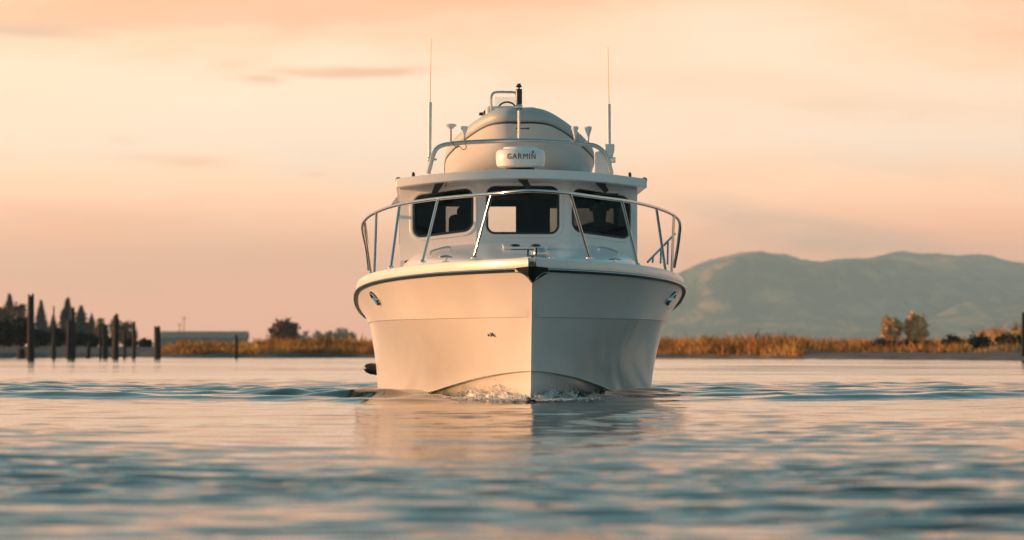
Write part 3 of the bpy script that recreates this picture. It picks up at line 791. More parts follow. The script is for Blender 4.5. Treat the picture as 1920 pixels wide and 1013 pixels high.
# normals must face outwards for the shell to grow inwards
bm.faces.ensure_lookup_table()
cen = Vector((0, 5.5, 1.4))
for f in bm.faces:
    if (f.calc_center_median()-cen).dot(f.normal) < 0: f.normal_flip()
bm.to_mesh(cabin.data); bm.free()
cabin.data.materials.append(M['interior'])
sm = cabin.modifiers.new('shell', 'SOLIDIFY'); sm.thickness = .045; sm.offset = -1; sm.material_offset = 1; sm.material_offset_rim = 0
for k, (c, h, g) in panels.items():
    sub = {'c': 'windscreen', 'l': 'windscreen', 'r': 'windscreen', 'sl': 'side_window', 'sr': 'side_window'}[k]
    w_ = empty(sub, (0, 0, 0)); w_.parent = boat
    lp = rr_loop(*h)
    V, F, nrm = ring(c, h, .012, .006, -.006, .012)
    if k in ('sl', 'sr'):
        nrm = Vector((-1 if k == 'sl' else 1, 0, 0))
    mk('gasket', V, F, M['gasket'], w_, False)
    V, F, _ = ring(c, h, -.012, .040, -.002, .010)
    o = mk('moulded_frame', V, F, M['gelcoat'], w_, False); mdf = o.modifiers.new('bevel', 'BEVEL'); mdf.width = .004; mdf.segments = 2
    pts = [bil(c, *p)-nrm*.004 for p in lp]; n = len(pts)
    mk('glass', pts+[p-nrm*.006 for p in pts], [tuple(range(n)), tuple(range(2*n-1, n-1, -1))]+[(i, (i+1) % n, n+(i+1) % n, n+i) for i in range(n)], M[g], w_, False)
# rear window pane
mb = MB(); mb.prism([(o2a.x, 7.18, zlow), (o2b.x, 7.18, zlow), (o2b.x, 7.18, zt2), (o2a.x, 7.18, zt2)], (0, -.006, 0))
mb.build('rear_window', M['g_mid'], boat, smooth=False)
# interior
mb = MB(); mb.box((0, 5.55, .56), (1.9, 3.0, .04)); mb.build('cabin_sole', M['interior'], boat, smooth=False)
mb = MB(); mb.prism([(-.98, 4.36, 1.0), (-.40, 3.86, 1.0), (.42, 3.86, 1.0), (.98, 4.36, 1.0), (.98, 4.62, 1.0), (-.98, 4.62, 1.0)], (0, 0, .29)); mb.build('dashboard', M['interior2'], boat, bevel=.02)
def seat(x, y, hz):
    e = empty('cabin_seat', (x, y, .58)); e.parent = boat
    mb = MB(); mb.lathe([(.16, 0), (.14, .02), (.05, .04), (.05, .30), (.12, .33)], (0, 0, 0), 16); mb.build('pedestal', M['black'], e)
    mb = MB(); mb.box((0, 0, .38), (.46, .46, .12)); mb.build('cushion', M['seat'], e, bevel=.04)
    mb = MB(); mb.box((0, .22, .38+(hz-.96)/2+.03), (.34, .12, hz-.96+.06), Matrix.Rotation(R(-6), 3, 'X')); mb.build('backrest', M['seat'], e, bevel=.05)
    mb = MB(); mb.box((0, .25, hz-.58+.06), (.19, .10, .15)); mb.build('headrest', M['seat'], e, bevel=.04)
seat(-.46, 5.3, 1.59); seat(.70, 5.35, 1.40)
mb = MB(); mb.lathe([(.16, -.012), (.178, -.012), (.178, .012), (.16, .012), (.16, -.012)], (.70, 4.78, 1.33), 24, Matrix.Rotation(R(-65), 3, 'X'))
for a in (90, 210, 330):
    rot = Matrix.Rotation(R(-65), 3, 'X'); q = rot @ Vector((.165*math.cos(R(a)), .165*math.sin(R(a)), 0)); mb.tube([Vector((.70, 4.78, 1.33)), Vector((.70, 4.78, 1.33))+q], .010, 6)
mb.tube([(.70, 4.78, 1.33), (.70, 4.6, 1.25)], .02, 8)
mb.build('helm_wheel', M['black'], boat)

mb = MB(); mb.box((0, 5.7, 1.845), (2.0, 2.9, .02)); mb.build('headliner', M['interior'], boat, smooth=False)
# roof with overhanging brow
def build_roof():
    NX, NY = 36, 14; W = 1.105
    def ztop(x, y): return 1.979-.066*(x/W)**2-.012*max(0, (y-3.3))*.3
    top = []; bot = []
    for j in range(NY+1):
        f = j/NY; rt_, rb_ = [], []
        for i in range(NX+1):
            u = -1+2*i/NX; x = u*W
            yf = 3.38+.42*u*u; y = yf+(7.7-yf)*f
            rt_.append((x*.988 if f > 0 else x, y+(.014 if j == 0 else 0), ztop(x, y)))
            rb_.append((x, y, ztop(x, y)-.078))
        top.append(rt_); bot.append(rb_)
    mb = MB(); mb.grid(top); mb.grid(bot, flip=True)
    n = (NX+1); b = len(top)*n
    per = [i for i in range(n)]+[(j*n+NX) for j in range(1, NY+1)]+[NY*n+i for i in range(NX-1, -1, -1)]+[j*n for j in range(NY-1, 0, -1)]
    m = len(per)
    for i in range(m): mb.f.append((per[i], per[(i+1) % m], b+per[(i+1) % m], b+per[i]))
    return mb.build('roof', M['gelcoat'], boat, sharp=35, bevel=.008)
roof = build_roof()
for s in (-1, 1):
    mb = MB(); mb.prism([(s*1.06, 6.3, 1.87), (s*1.06, 7.7, 1.87), (s*1.06, 7.7, 1.77), (s*1.06, 7.2, 1.80)], (s*.03, 0, 0))
    mb.v = [(v[0]+s*max(0, (1.87-v[2]))*1.1, v[1], v[2]) for v in mb.v]
    mb.build('roof_wing', M['gelcoat'], boat, smooth=False, bevel=.006)
for px, py in ((747, 338), (1208.5, 338)):
    p = L(px, py, 3.84); mb = MB(); mb.lathe([(.020, -.03), (.026, -.02), (.026, .012), (.018, .024), (0, .027)], p, 14, Matrix.Rotation(R(90), 3, 'X')); mb.build('side_light', M['black'], roof)
for px, py in ((775, 331), (1181, 331)):
    p = L(px, py, 4.6); mb = MB(); mb.lathe([(.016, -.02), (.015, .02), (.011, .034), (0, .04)], p, 10); mb.build('roof_stud', M['rubber'], roof)
# wipers: motor box under the brow and a short broad arm
for (mx, my, bx, by, y) in ((826, 340, 812, 366, 3.78), (978, 334, 993, 353, 3.62), (1124, 341, 1138, 360, 3.78)):
    a, b = L(mx, my, y), L(bx, by, y+.02)
    e = empty('wiper', (0, 0, 0)); e.parent = boat
    d = (b-a).normalized(); sd = Vector((-d.z, 0, d.x))
    mb = MB(); mb.prism([a+sd*.038-d*.012, a-sd*.038-d*.012, b-sd*.020, b+sd*.022], (0, .03, 0)); mb.build('arm', M['black'], e, smooth=False, bevel=.006)
    mb = MB(); mb.box(a+Vector((.015, .05, .012)), (.09, .06, .035)); mb.build('motor_cover', M['black'], e, bevel=.006)
    mb = MB(); q = L(bx, by+4, y+.03); mb.box(q+Vector((0, .0, 0)), (.20, .010, .014)); mb.build('blade', M['rubber'], e, smooth=False)
    mb = MB(); mb.tube([a+Vector((.06, 0, .01)), a+Vector((.05, 0, -.03)), a+Vector((.035, 0, -.045))], .004, 6, smooth=3); mb.build('washer_hose', M['black'], e)

# roof rail, radar, aerials
rr_ = empty('roof_rail', (0, 0, 0)); rr_.parent = boat
mb = MB(); Y = 4.45
mb.tube([L(x, y, Y) for x, y in ((803, 326), (807, 310), (812, 292), (819, 279), (833, 272), (860, 268.5), (900, 266), (975, 263.5), (1050, 266.5), (1090, 270), (1114, 273), (1128, 281), (1136, 292), (1142, 308), (1147, 326))], .020, 12, smooth=5)
mb.build('hoop', M['steel'], rr_)
def radar():
    e = empty('radar_scanner', L(976, 318, 4.05)); e.parent = boat
    mb = MB(); Rr = .222
    prof = [(.12, .012), (.19, .018), (.208, .028), (.214, .05), (.2195, .10), (.216, .145), (.205, .166), (.185, .176), (.155, .179), (.150, .195), (.11, .200), (0, .201)]
    mb.lathe(prof, (0, 0, 0), 64); mb.build('radome', M['white_plastic'], e, sharp=30)
    mb = MB(); mb.lathe([(.13, -.03), (.13, .0), (.12, .014)], (0, 0, 0), 32); mb.build('base', M['black'], e)
    cu = bpy.data.curves.new('lettering', 'FONT'); cu.body = 'GARMIN'; cu.size = .066; cu.extrude = .0015; cu.space_character = 1.2
    cu.align_x = 'CENTER'
    tmp = bpy.data.objects.new('tmp_text', cu); col.objects.link(tmp)
    dg = bpy.context.evaluated_depsgraph_get(); me = bpy.data.meshes.new_from_object(tmp.evaluated_get(dg))
    bpy.data.objects.remove(tmp); bpy.data.curves.remove(cu)
    xs = [v.co.x for v in me.vertices]; k = .262/(max(xs)-min(xs)); cx = (max(xs)+min(xs))/2
    def wrap(x, zz, dep):
        rad = .2205+dep; a = x/.2195
        return (rad*math.sin(a), -rad*math.cos(a), zz)
    zb = .086
    for v in me.vertices: v.co = wrap((v.co.x-cx)*k+.004, zb+v.co.y*1.02, v.co.z+.0005)
    me.materials.clear(); me.materials.append(M['letter']); me.name = 'lettering'
    o = bpy.data.objects.new('lettering', me); col.objects.link(o); o.parent = e
    mb = MB(); tri = [(.098, .138), (.122, .138), (.110, .162)]
    mb.add([wrap(x, z, .0012) for x, z in tri]+[wrap(x, z, -.002) for x, z in tri], [(0, 1, 2), (3, 5, 4), (0, 3, 4, 1), (1, 4, 5, 2), (2, 5, 3, 0)])
    mb.build('triangle_mark', M['letter'], e, smooth=False)
radar()
def mast():
    e = empty('light_mast', L(973, 262, 4.45)); e.parent = boat
    s = 40.45/FPX
    mb = MB(); mb.tube([(0, 0, -.01), (0, 0, 60*s)], .0105, 10); mb.build('pole', M['steel'], e)
    mb = MB(); mb.lathe([(.015, -.025), (.034, -.018), (.034, .018), (.015, .025)], (0, -.005, 61*s), 18, Matrix.Rotation(R(90), 3, 'X')); br_ = mb.build('bracket', M['steel'], e)
    mb = MB(); mb.lathe([(.016, -.03), (.016, -.036), (0, -.037)], (0, -.01, 61*s), 14, Matrix.Rotation(R(90), 3, 'X')); mb.build('bolt', M['black'], br_)
    mb = MB(); mb.lathe([(.028, 66*s), (.029, 70*s), (.029, 93*s), (.027, 95*s), (0, 95.2*s)], (0, 0, 0), 18); mb.build('lamp_body', M['black'], e)
    mb = MB(); mb.lathe([(.008, 95*s), (.008, 97.5*s), (.026, 98*s), (.028, 99.5*s), (.020, 102*s), (.017, 103*s), (.018, 105*s), (0, 105.3*s)], (0, 0, 0), 18); mb.build('anchor_lamp', M['black'], e)
mast()
def aerial_mushroom(px, py0, py1, rcap, kind):
    y = 4.45; b = L(px, py1, y); t = L(px, py0, y); h = t.z-b.z
    e = empty('navigation_aerial', b); e.parent = boat
    if kind == 'disc':
        mb = MB(); mb.tube([(0, 0, -.01), (0, 0, h-.03)], .008, 8); mb.build('stem', M['brass'], e)
        mb = MB(); mb.lathe([(.018, h-.048), (.026, h-.040), (rcap*.6, h-.034), (rcap*.97, h-.022), (rcap, h-.014), (rcap*.7, h-.004), (0, h)], (0, 0, 0), 24); mb.build('cap', M['white_plastic'], e)
    else:
        mb = MB(); mb.tube([(0, 0, -.01), (0, 0, h*.45)], .008, 8); mb.build('stem', M['brass'], e)
        mb = MB(); mb.lathe([(.009, h*.25), (.012, h*.45), (.028, h*.80), (.032, h*.86), (.032, h*.95), (.024, h), (0, h*1.005)], (0, 0, 0), 18); mb.build('cap', M['white_plastic'], e)
aerial_mushroom(845.5, 232, 268, .052, 'disc'); aerial_mushroom(870.5, 237, 267, .03, 'cup'); aerial_mushroom(1078, 237, 268, .03, 'cup'); aerial_mushroom(1103, 237, 271, .03, 'cup')
mb = MB(); mb.tube([L(848, 268, 4.43), L(856, 277, 4.44), L(862, 275, 4.44), L(868, 281, 4.44), L(874, 278, 4.44), L(873, 270, 4.43)], .0035, 6, smooth=4); mb.build('aerial_cable', M['black'], boat)
def whip(px, pt, pm, pb, lean):
    y = 4.6; b = L(px-.5, pb, y); e = empty('whip_aerial', b); e.parent = boat
    s = (36+y)/FPX
    mb = MB(); mb.tube([(0, 0, 0), (lean*.3, 0, (pb-pm)*s)], [.015, .0165], 10); mb.build('tube', M['white_plastic'], e)
    mb = MB(); mb.tube([(lean*.3, 0, (pb-pm)*s), (lean, 0, (pb-pt)*s)], [.0042, .0022], 6); mb.build('rod', M['brass'], e)
    return e
w1 = whip(806, 73, 192, 297, .015)
mb = MB(); mb.lathe([(.012, -.03), (.026, -.02), (.026, .0), (.014, .01)], (0, 0, 0), 12); mb.tube([(0, 0, -.012), (.06, -.03, -.012)], .010, 8); mb.build('ratchet_mount', M['steel'], w1)
w2 = whip(1143, 87, 195, 290, -.012)
mb = MB(); mb.prism([(-.045, -.03, .095), (.045, -.03, .095), (.045, -.03, .035), (.028, -.03, -.03), (-.018, -.03, -.03), (-.040, -.03, .02)], (0, .06, 0)); mb.build('mount_shoe', M['white_plastic'], w2, bevel=.01)
mb = MB(); mb.box((.03, -.03, -.05), (.05, .04, .05)); mb.build('ratchet_mount', M['steel'], w2, bevel=.008)
p = [L(1115, 286, 4.55), L(1131, 280, 4.55), L(1146, 300, 4.55), L(1150, 328, 4.55), L(1115, 328, 4.55)]
mb = MB(); mb.prism(p, (0, .03, 0)); mb.build('aerial_bracket', M['white_plastic'], boat, smooth=False, bevel=.005)

# ------------------------------------------------------------------ dinghy carried on the roof
def build_dinghy():
    dn = empty('rigid_inflatable_dinghy', boat.matrix_basis @ Vector((0, 5.2, 1.95)), YAW)
    tag(dn, 'grey rigid inflatable dinghy stowed bow-first on the cruiser\'s cabin roof', 'dinghy')
    o0 = Vector((0, 5.2, 1.95))
    def D(px, py, y): return L(px, py, y)-o0
    cxp = 974
    half = [(0, 221, 5.05), (22, 221, 5.06), (42, 225, 5.14), (66, 238, 5.32), (90, 256, 5.56), (112, 277, 5.85), (121, 292, 6.2)]
    pts = [D(cxp-a, b, y) for a, b, y in half[::-1]]+[D(cxp+a+1, b, y) for a, b, y in half[1:]]
    pts = [Vector((pts[0].x, 2.9, pts[0].z-.10)), Vector((pts[0].x, 1.9, pts[0].z-.08))]+pts+[Vector((pts[-1].x, 1.9, pts[-1].z-.08)), Vector((pts[-1].x, 2.9, pts[-1].z-.10))]
    n = len(pts)
    rad = [.05, .10]+[.092]*(n-4)+[.10, .05]
    mb = MB(); mb.tube(pts, rad, 24, smooth=6); tube = mb.build('tube', M['hypalon'], dn, sharp=80)
    # rubbing strake where tube meets hull, and the moulded hull flaring in below it
    mb = MB(); stp = []; nor = []
    for i in range(1, n-1):
        t = (pts[i+1]-pts[i-1]); t.z = 0; t.normalize(); nn = Vector((t.y, -t.x, 0))
        stp.append(pts[i]+nn*.082+Vector((0, 0, -.052))); nor.append(nn)
    mb.tube(stp, .0125, 8, smooth=6); mb.build('rubbing_strake', M['hypalon_dark'], dn)
    # bow lifting handle
    mb = MB(); c = D(980, 241, 4.985)
    hpts = []
    for k in range(17):
        a = 2*math.pi*k/16; hpts.append(c+Vector((.085*math.copysign(abs(math.cos(a))**.6, math.cos(a)), -.003, .030*math.sin(a))))
    mb.tube(hpts, .008, 8); hd = mb.build('lifting_handle', M['hypalon'], dn)
    mb = MB(); mb.tube([c+Vector((-.06, -.012, 0)), c+Vector((.06, -.012, 0))], .010, 8); mb.build('grip', M['hypalon_dark'], hd)
    rows = []
    def cr_(P, m=6):
        o = []
        for i in range(len(P)-1):
            p0, p1, p2, p3 = P[max(i-1, 0)], P[i], P[i+1], P[min(i+2, len(P)-1)]
            for k in range(m):
                t = k/m; o.append(0.5*((2*p1)+(p2-p0)*t+(2*p0-5*p1+4*p2-p3)*t*t+(-p0+3*p1-3*p2+p3)*t**3))
        return o+[P[-1]]
    S0 = cr_(stp); N0 = cr_(nor)
    for inset, drop in ((.010, .004), (-.002, .05), (-.02, .10), (-.05, .145), (-.10, .185), (-.20, .215), (-.34, .24)):
        r = []
        for p, nn in zip(S0, N0):
            fr = max(0.0, min(1.0, (p.z-.02)/.45)); q = p+nn*(inset*(0.45+.55*fr))-Vector((0, 0, drop*(0.45+1.05*fr)))
            r.append((q.x, q.y, max(q.z, -.02+.004*drop)))
        rows.append(r)
    mb = MB(); mb.grid(rows); mb.build('hull', M['dinghy_hull'], dn, sharp=50)
    # seat locker and console
    mb = MB(); a = D(972, 210, 5.35)
    mb.prism([D(930, 222, 5.45), D(925, 207, 5.45), D(935, 202, 5.45), D(962, 202, 5.45), D(972, 204, 5.45), D(984, 201, 5.45), D(1003, 201, 5.45), D(1010, 207, 5.45), D(1016, 222, 5.45)], (0, .5, 0)); mb.build('bow_locker', M['white_plastic'], dn, bevel=.015)
    mb = MB(); mb.prism([D(948, 212, 5.3), D(956, 203, 5.3), D(978, 201, 5.3), D(990, 205, 5.3), D(994, 212, 5.3)], (0, .12, 0)); mb.build('step_pad', M['white_plastic'], dn, bevel=.012)
    mb = MB(); c0 = D(945, 215, 6.3); mb.box(c0+Vector((0, .12, -.13)), (.34, .26, .42)); cs = mb.build('console', M['white_plastic'], dn, bevel=.03)
    mb = MB(); mb.tube([D(x, y, 6.2) for x, y in ((921, 222), (921, 200), (921, 184), (924, 176), (932, 173), (950, 173), (964, 173.5), (969, 178), (970, 200), (970, 212))], .0115, 8, smooth=4); mb.build('grab_rail', M['steel'], cs)
    w = D(951, 207, 6.35); mb = MB()
    wp = [w+Vector((.088*math.cos(2*math.pi*k/24), .02*math.sin(2*math.pi*k/24), .078*math.sin(2*math.pi*k/24))) for k in range(25)]
    mb.tube(wp, .0085, 6)
    for k in (2, 10, 18): mb.tube([w, wp[k]], .006, 6)
    mb.build('steering_wheel', M['hypalon_dark'], cs)
    q = [D(928, 200, 6.25), D(966, 200, 6.25), D(966, 182, 6.3), D(928, 182, 6.3)]
    mb = MB(); mb.prism(q, (0, .004, 0)); mb.build('windscreen', M['g_clear'], cs, smooth=False)
    # folded tiller grip showing over the left tube
    mb = MB(); k = D(911, 214, 6.6)
    mb.box(k+Vector((0, 0, -.01)), (.045, .07, .085)); mb.box(k+Vector((-.035, 0, 0)), (.06, .04, .03)); mb.box(k+Vector((.008, 0, .035)), (.03, .04, .03)); mb.build('throttle_control', M['black'], dn, bevel=.008)
    # chocks carrying it
    for s in (-1, 1):
        mb = MB(); mb.prism([(s*.30, .55, -.06), (s*.50, .55, -.06), (s*.46, .55, .10), (s*.34, .55, .06)], (0, .06, 0)); mb.build('chock', M['white_plastic'], boat).location = o0
build_dinghy()

# ------------------------------------------------------------------ helmsman
def skin_mesh(name, nodes, edges, mat, parent, sub=2):
    me = bpy.data.meshes.new(name); me.from_pydata([n[0] for n in nodes], edges, []); me.update()
    o = bpy.data.objects.new(name, me); col.objects.link(o); o.parent = parent
    m = o.modifiers.new('skin', 'SKIN'); m.use_smooth_shade = True
    lay = me.skin_vertices[0].data if me.skin_vertices else None
    if lay is None:
        bm = bmesh.new(); bm.from_mesh(me); bm.verts.layers.skin.verify(); bm.to_mesh(me); bm.free(); lay = me.skin_vertices[0].data
    for i, n in enumerate(nodes):
        r = n[1]; lay[i].radius = r if isinstance(r, tuple) else (r, r); lay[i].use_root = (i == 0)
    s = o.modifiers.new('sub', 'SUBSURF'); s.levels = 1; s.render_levels = sub
    me.materials.append(mat); return o
def build_person():
    e = empty('person', boat.matrix_basis @ Vector((.75, 5.38, .60)), YAW)
    tag(e, 'helmsman in dark jacket seated behind the right-hand cabin window', 'person')
    # seated, facing forward (-y), hands on the wheel
    N = [((0, 0, .48), (.15, .12)), ((0, .02, .62), (.14, .105)), ((0, .03, .80), (.165, .11)), ((0, .03, .90), (.13, .09)), ((0, .01, .97), (.055, .055)),
         ((0, -.01, 1.04), (.068, .075)), ((0, -.012, 1.11), (.078, .095)), ((0, 0, 1.18), (.066, .078)), ((0, .0, 1.215), (.035, .04))]
    E = [(i, i+1) for i in range(8)]
    def chain(start, items):
        p = start
        for it in items:
            N.append(it); E.append((p, len(N)-1)); p = len(N)-1
        return p
    for s in (-1, 1):
        w = chain(3, [((s*.19, .03, .89), .062), ((s*.195, -.05, .74), .050), ((s*.185, -.14, .62), .044), ((s*.20, -.30, .61), .036), ((s*.165, -.43, .625), .028), ((s*.155, -.50, .635), (.022, .036))])
        for k, (dx, ln) in enumerate(((-.028, .06), (-.010, .072), (.010, .075), (.028, .065))):
            chain(w, [((s*.155+dx, -.50-ln*.45, .655), .0095), ((s*.155+dx, -.50-ln, .640), .0085), ((s*.155+dx, -.50-ln*.85, .612), .0075)])
        chain(w, [((s*.155-s*.045, -.49, .628), .0105), ((s*.155-s*.055, -.53, .615), .0085)])
        chain(0, [((s*.10, -.02, .44), .095), ((s*.13, -.26, .43), .078), ((s*.13, -.42, .40), .062), ((s*.13, -.43, .22), .055), ((s*.13, -.41, .05), .040), ((s*.13, -.50, .03), (.042, .03)), ((s*.13, -.58, .025), (.03, .02))])
    skin_mesh('body', N, E, M['skin'], e)
    # jacket
    J = [((0, 0, .46), (.17, .14)), ((0, .02, .62), (.165, .13)), ((0, .03, .80), (.19, .135)), ((0, .03, .90), (.155, .115)), ((0, .015, .955), (.075, .075))]
    JE = [(0, 1), (1, 2), (2, 3), (3, 4)]
    for s in (-1, 1):
        b = len(J); J += [((s*.20, .03, .885), .082), ((s*.198, -.05, .74), .068), ((s*.188, -.14, .615), .062), ((s*.205, -.30, .607), .052), ((s*.168, -.425, .624), .042)]
        JE += [(3, b), (b, b+1), (b+1, b+2), (b+2, b+3), (b+3, b+4)]
    skin_mesh('jacket', J, JE, M['jacket'], e)
    T = [((0, 0, .42), (.16, .13)), ((0, 0, .50), (.155, .125))]; TE = [(0, 1)]
    for s in (-1, 1):
        b = len(T); T += [((s*.11, -.03, .43), .105), ((s*.132, -.26, .43), .09), ((s*.132, -.42, .40), .074), ((s*.132, -.432, .22), .068), ((s*.13, -.41, .07), .058)]
        TE += [(0, b), (b, b+1), (b+1, b+2), (b+2, b+3), (b+3, b+4)]
    skin_mesh('trousers', T, TE, M['trousers'], e)
    # hair: cap over crown and back of the head
    mb = MB(); rows = []
    for i in range(9):
        th = math.pi*.56*i/8
        rows.append([(.092*math.sin(th)*math.cos(a), .012+.104*math.sin(th)*math.sin(a)*(1 if math.sin(a) > 0 else .9), 1.12+.115*math.cos(th)-(.02 if math.sin(a) > 0 else -.02)*math.sin(th)) for a in np.linspace(0, 2*math.pi, 21)[:-1]])
    mb.grid(rows, closed=True); mb.build('hair', M['hair'], e, sharp=80)
    # face
    mb = MB(); mb.lathe([(0, 0), (.018, .004), (.013, .024), (.004, .042)], (0, -.088, 1.075), 10, Matrix.Rotation(R(20), 3, 'X')); mb.build('nose', M['skin'], e)
    for s in (-1, 1):
        mb = MB(); mb.lathe([(.0, -.011), (.008, -.008), (.011, 0), (.008, .008), (0, .011)], (s*.031, -.088, 1.112), 10); mb.build('eye', M['white_plastic'], e)
        mb = MB(); mb.lathe([(0, -.006), (.022, -.004), (.026, .006), (.012, .010)], (s*.080, .0, 1.095), 12, Matrix.Rotation(R(s*78), 3, 'Y')); mb.build('ear', M['skin'], e)
    mb = MB(); mb.tube([(-.025, -.084, 1.052), (0, -.094, 1.050), (.025, -.084, 1.052)], [.004, .007, .004], 8, smooth=3); mb.build('mouth', M['skin'], e)
build_person()

# ------------------------------------------------------------------ foam at the forefoot
def build_foam():
    ico = bmesh.new(); bmesh.ops.create_icosphere(ico, subdivisions=1, radius=1.0)
    iv = [v.co.copy() for v in ico.verts]; iF = [tuple(v.index for v in f.verts) for f in ico.faces]; ico.free()
    r = random.Random(9); V = []; F = []
    g = np.random.default_rng(17)
    ph = g.uniform(0, 6.28, 40); fq = np.concatenate([g.uniform(2, 6, 10), g.uniform(8, 18, 12), g.uniform(25, 70, 18)])
    am = np.concatenate([np.full(10, .20), np.full(12, .16), np.full(18, .10)])
    def nz(t, o=0.0): return float(np.sum(am*np.cos(fq*t*2.0+ph+o*np.sqrt(fq)*2.0)))
    def wl(yb): return float(ip(yb, [0.42, 1.2, 2.2, 3.2, 4.2, 5.2, 6.4], [0, .17, .43, .67, .93, 1.16, 1.25]))
    def env(yb, s):
        return (.062 if s < 0 else .056)*math.exp(-((yb-1.3)/1.3)**2)+.022*math.exp(-((yb-2.9)/1.4)**2)
    for s in (-1, 1):                    # torn, lumpy sheet of white water climbing the hull
        NA, NC = 420, 16; base = len(V)
        for i in range(NA):
            yb = .40+4.4*(i/(NA-1))**1.25; e_ = env(yb, s); w0 = wl(yb)
            hh = e_*max(.15, .70+.40*nz(yb, s)); wd_ = (.05+.9*e_)*(1+.35*nz(yb+3, s+2))
            for k in range(NC):
                a = math.pi*k/(NC-1); rr = 1+.16*nz(yb*1.6, a*3+s)+r.gauss(0, .05)
                V.append((s*(w0-.01+wd_*(1-math.cos(a))*.5*rr), yb-.03*math.sin(a)*rr, -.012+hh*math.sin(a)*rr))
        for i in range(NA-1):
            for k in range(NC-1):
                q = base+i*NC+k; F.append((q, q+1, q+NC+1, q+NC))
    def blob(c, sz):
        b = len(V); st = [r.uniform(.5, 1.5) for _ in range(3)]
        for v in iv: V.append((c[0]+v.x*sz*st[0], c[1]+v.y*sz*st[1], c[2]+v.z*sz*st[2]))
        F.extend(tuple(i+b for i in f) for f in iF)
    for _ in range(5200):                # droplets and foam flecks
        yb = .40+abs(r.gauss(0, 1.6)); s = r.choice((-1, 1))
        if yb > 6: continue
        e_ = env(yb, s)*max(.2, .7+.6*nz(yb, s)); fleck = r.random() < .45
        if fleck: c = (s*(wl(yb)+.02+abs(r.gauss(0, .16))), yb-abs(r.gauss(0, .25)), r.uniform(.0, .012)); sz = r.uniform(.002, .007)
        else: c = (s*(wl(yb)+.02+abs(r.gauss(0, .05))), yb-abs(r.gauss(0, .06)), e_*(.5+abs(r.gauss(0, .45)))+.004); sz = r.choice((.0015, .002, .003, .004, .006))
        blob(c, sz)
    mf = bpy.data.materials.new('foam'); mf.use_nodes = True
    nt = mf.node_tree; b = nt.nodes['Principled BSDF']; b.inputs['Roughness'].default_value = .65; b.inputs['Specular IOR Level'].default_value = .3
    geo = nk(nt, 'ShaderNodeNewGeometry'); n1 = noise_n(nt, geo.outputs['Position'], 38, 4, .65)
    nt.links.new(ramp_n(nt, n1, [(.34, (.30, .38, .39)), (.50, (.80, .82, .82)), (.7, (.90, .90, .90))]), b.inputs['Base Color'])
    bp = nk(nt, 'ShaderNodeBump'); bp.inputs['Strength'].default_value = .6; bp.inputs['Distance'].default_value = .012
    nt.links.new(n1, bp.inputs['Height']); nt.links.new(bp.outputs[0], b.inputs['Normal'])
    o = mk('bow_foam', V, F, mf); o.location = boat.location; o.rotation_euler = boat.rotation_euler
    tag(o, 'white foam and spray curling along the cruiser\'s bow at the waterline', 'foam', kind='stuff')
build_foam()

# ------------------------------------------------------------------ pilings
def W(px, py, d): return Vector(((px-960)*d/FPX, d, CH+(HOR-py)*d/FPX))
def piling(px, top, d, wpx, label, lean=0.0, taper=.85, jag=.12, spike=0):
    r = random.Random(int(px*7)); base = W(px, HOR, d); x = base.x
    zt = CH+(HOR-top)*d/FPX; rad = 1.15*wpx*d/FPX/2
    n = 11; rows = []; zs = np.linspace(-1.2, zt, 9)
    wob = [r.uniform(.86, 1.12) for _ in range(n)]
    for i, z in enumerate(zs):
        f = i/8; q = rad*(1.12-(1.12-taper)*f)
        if spike: q *= (1 if f < .55 else 1-.62*min(1, (f-.55)/.25))
        if z < .35: q *= 1.05
        rows.append([(lean*f*1.0+q*wob[k]*r.uniform(.95, 1.05)*math.cos(2*math.pi*k/n), q*wob[k]*math.sin(2*math.pi*k/n), z+(r.uniform(-jag, jag*.6)*rad*6 if i == 8 else 0)) for k in range(n)])
    mb = MB(); mb.grid(rows, closed=True)
    b = len(mb.v); mb.v.append((lean, 0, zt-rad*.4)); mb.f += [(8*n+k, 8*n+(k+1) % n, b) for k in range(n)]
    o = mb.build('wooden_piling', M['wood'], None, sharp=50); o.location = (x, d, 0)
    tag(o, label, 'piling', 'old pilings standing off the left bank'); return o
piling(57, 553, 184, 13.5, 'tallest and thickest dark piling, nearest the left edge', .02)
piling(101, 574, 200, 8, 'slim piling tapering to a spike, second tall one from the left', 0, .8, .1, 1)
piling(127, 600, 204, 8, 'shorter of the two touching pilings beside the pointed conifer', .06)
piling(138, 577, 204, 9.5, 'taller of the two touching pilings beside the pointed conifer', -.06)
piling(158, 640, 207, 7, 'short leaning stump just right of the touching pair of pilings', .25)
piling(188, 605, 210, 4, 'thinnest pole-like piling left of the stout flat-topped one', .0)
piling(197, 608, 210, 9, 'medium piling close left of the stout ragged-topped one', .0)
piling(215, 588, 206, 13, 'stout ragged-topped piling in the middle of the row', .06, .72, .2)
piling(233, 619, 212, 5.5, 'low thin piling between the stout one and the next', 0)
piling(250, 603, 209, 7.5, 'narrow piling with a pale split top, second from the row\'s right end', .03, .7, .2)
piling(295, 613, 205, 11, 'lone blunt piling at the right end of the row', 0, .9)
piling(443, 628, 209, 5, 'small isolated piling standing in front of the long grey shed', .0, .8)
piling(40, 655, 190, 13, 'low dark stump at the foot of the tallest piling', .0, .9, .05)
piling(1919, 586, 158, 7, 'dark post cut off by the right edge of the picture', .0, .9)

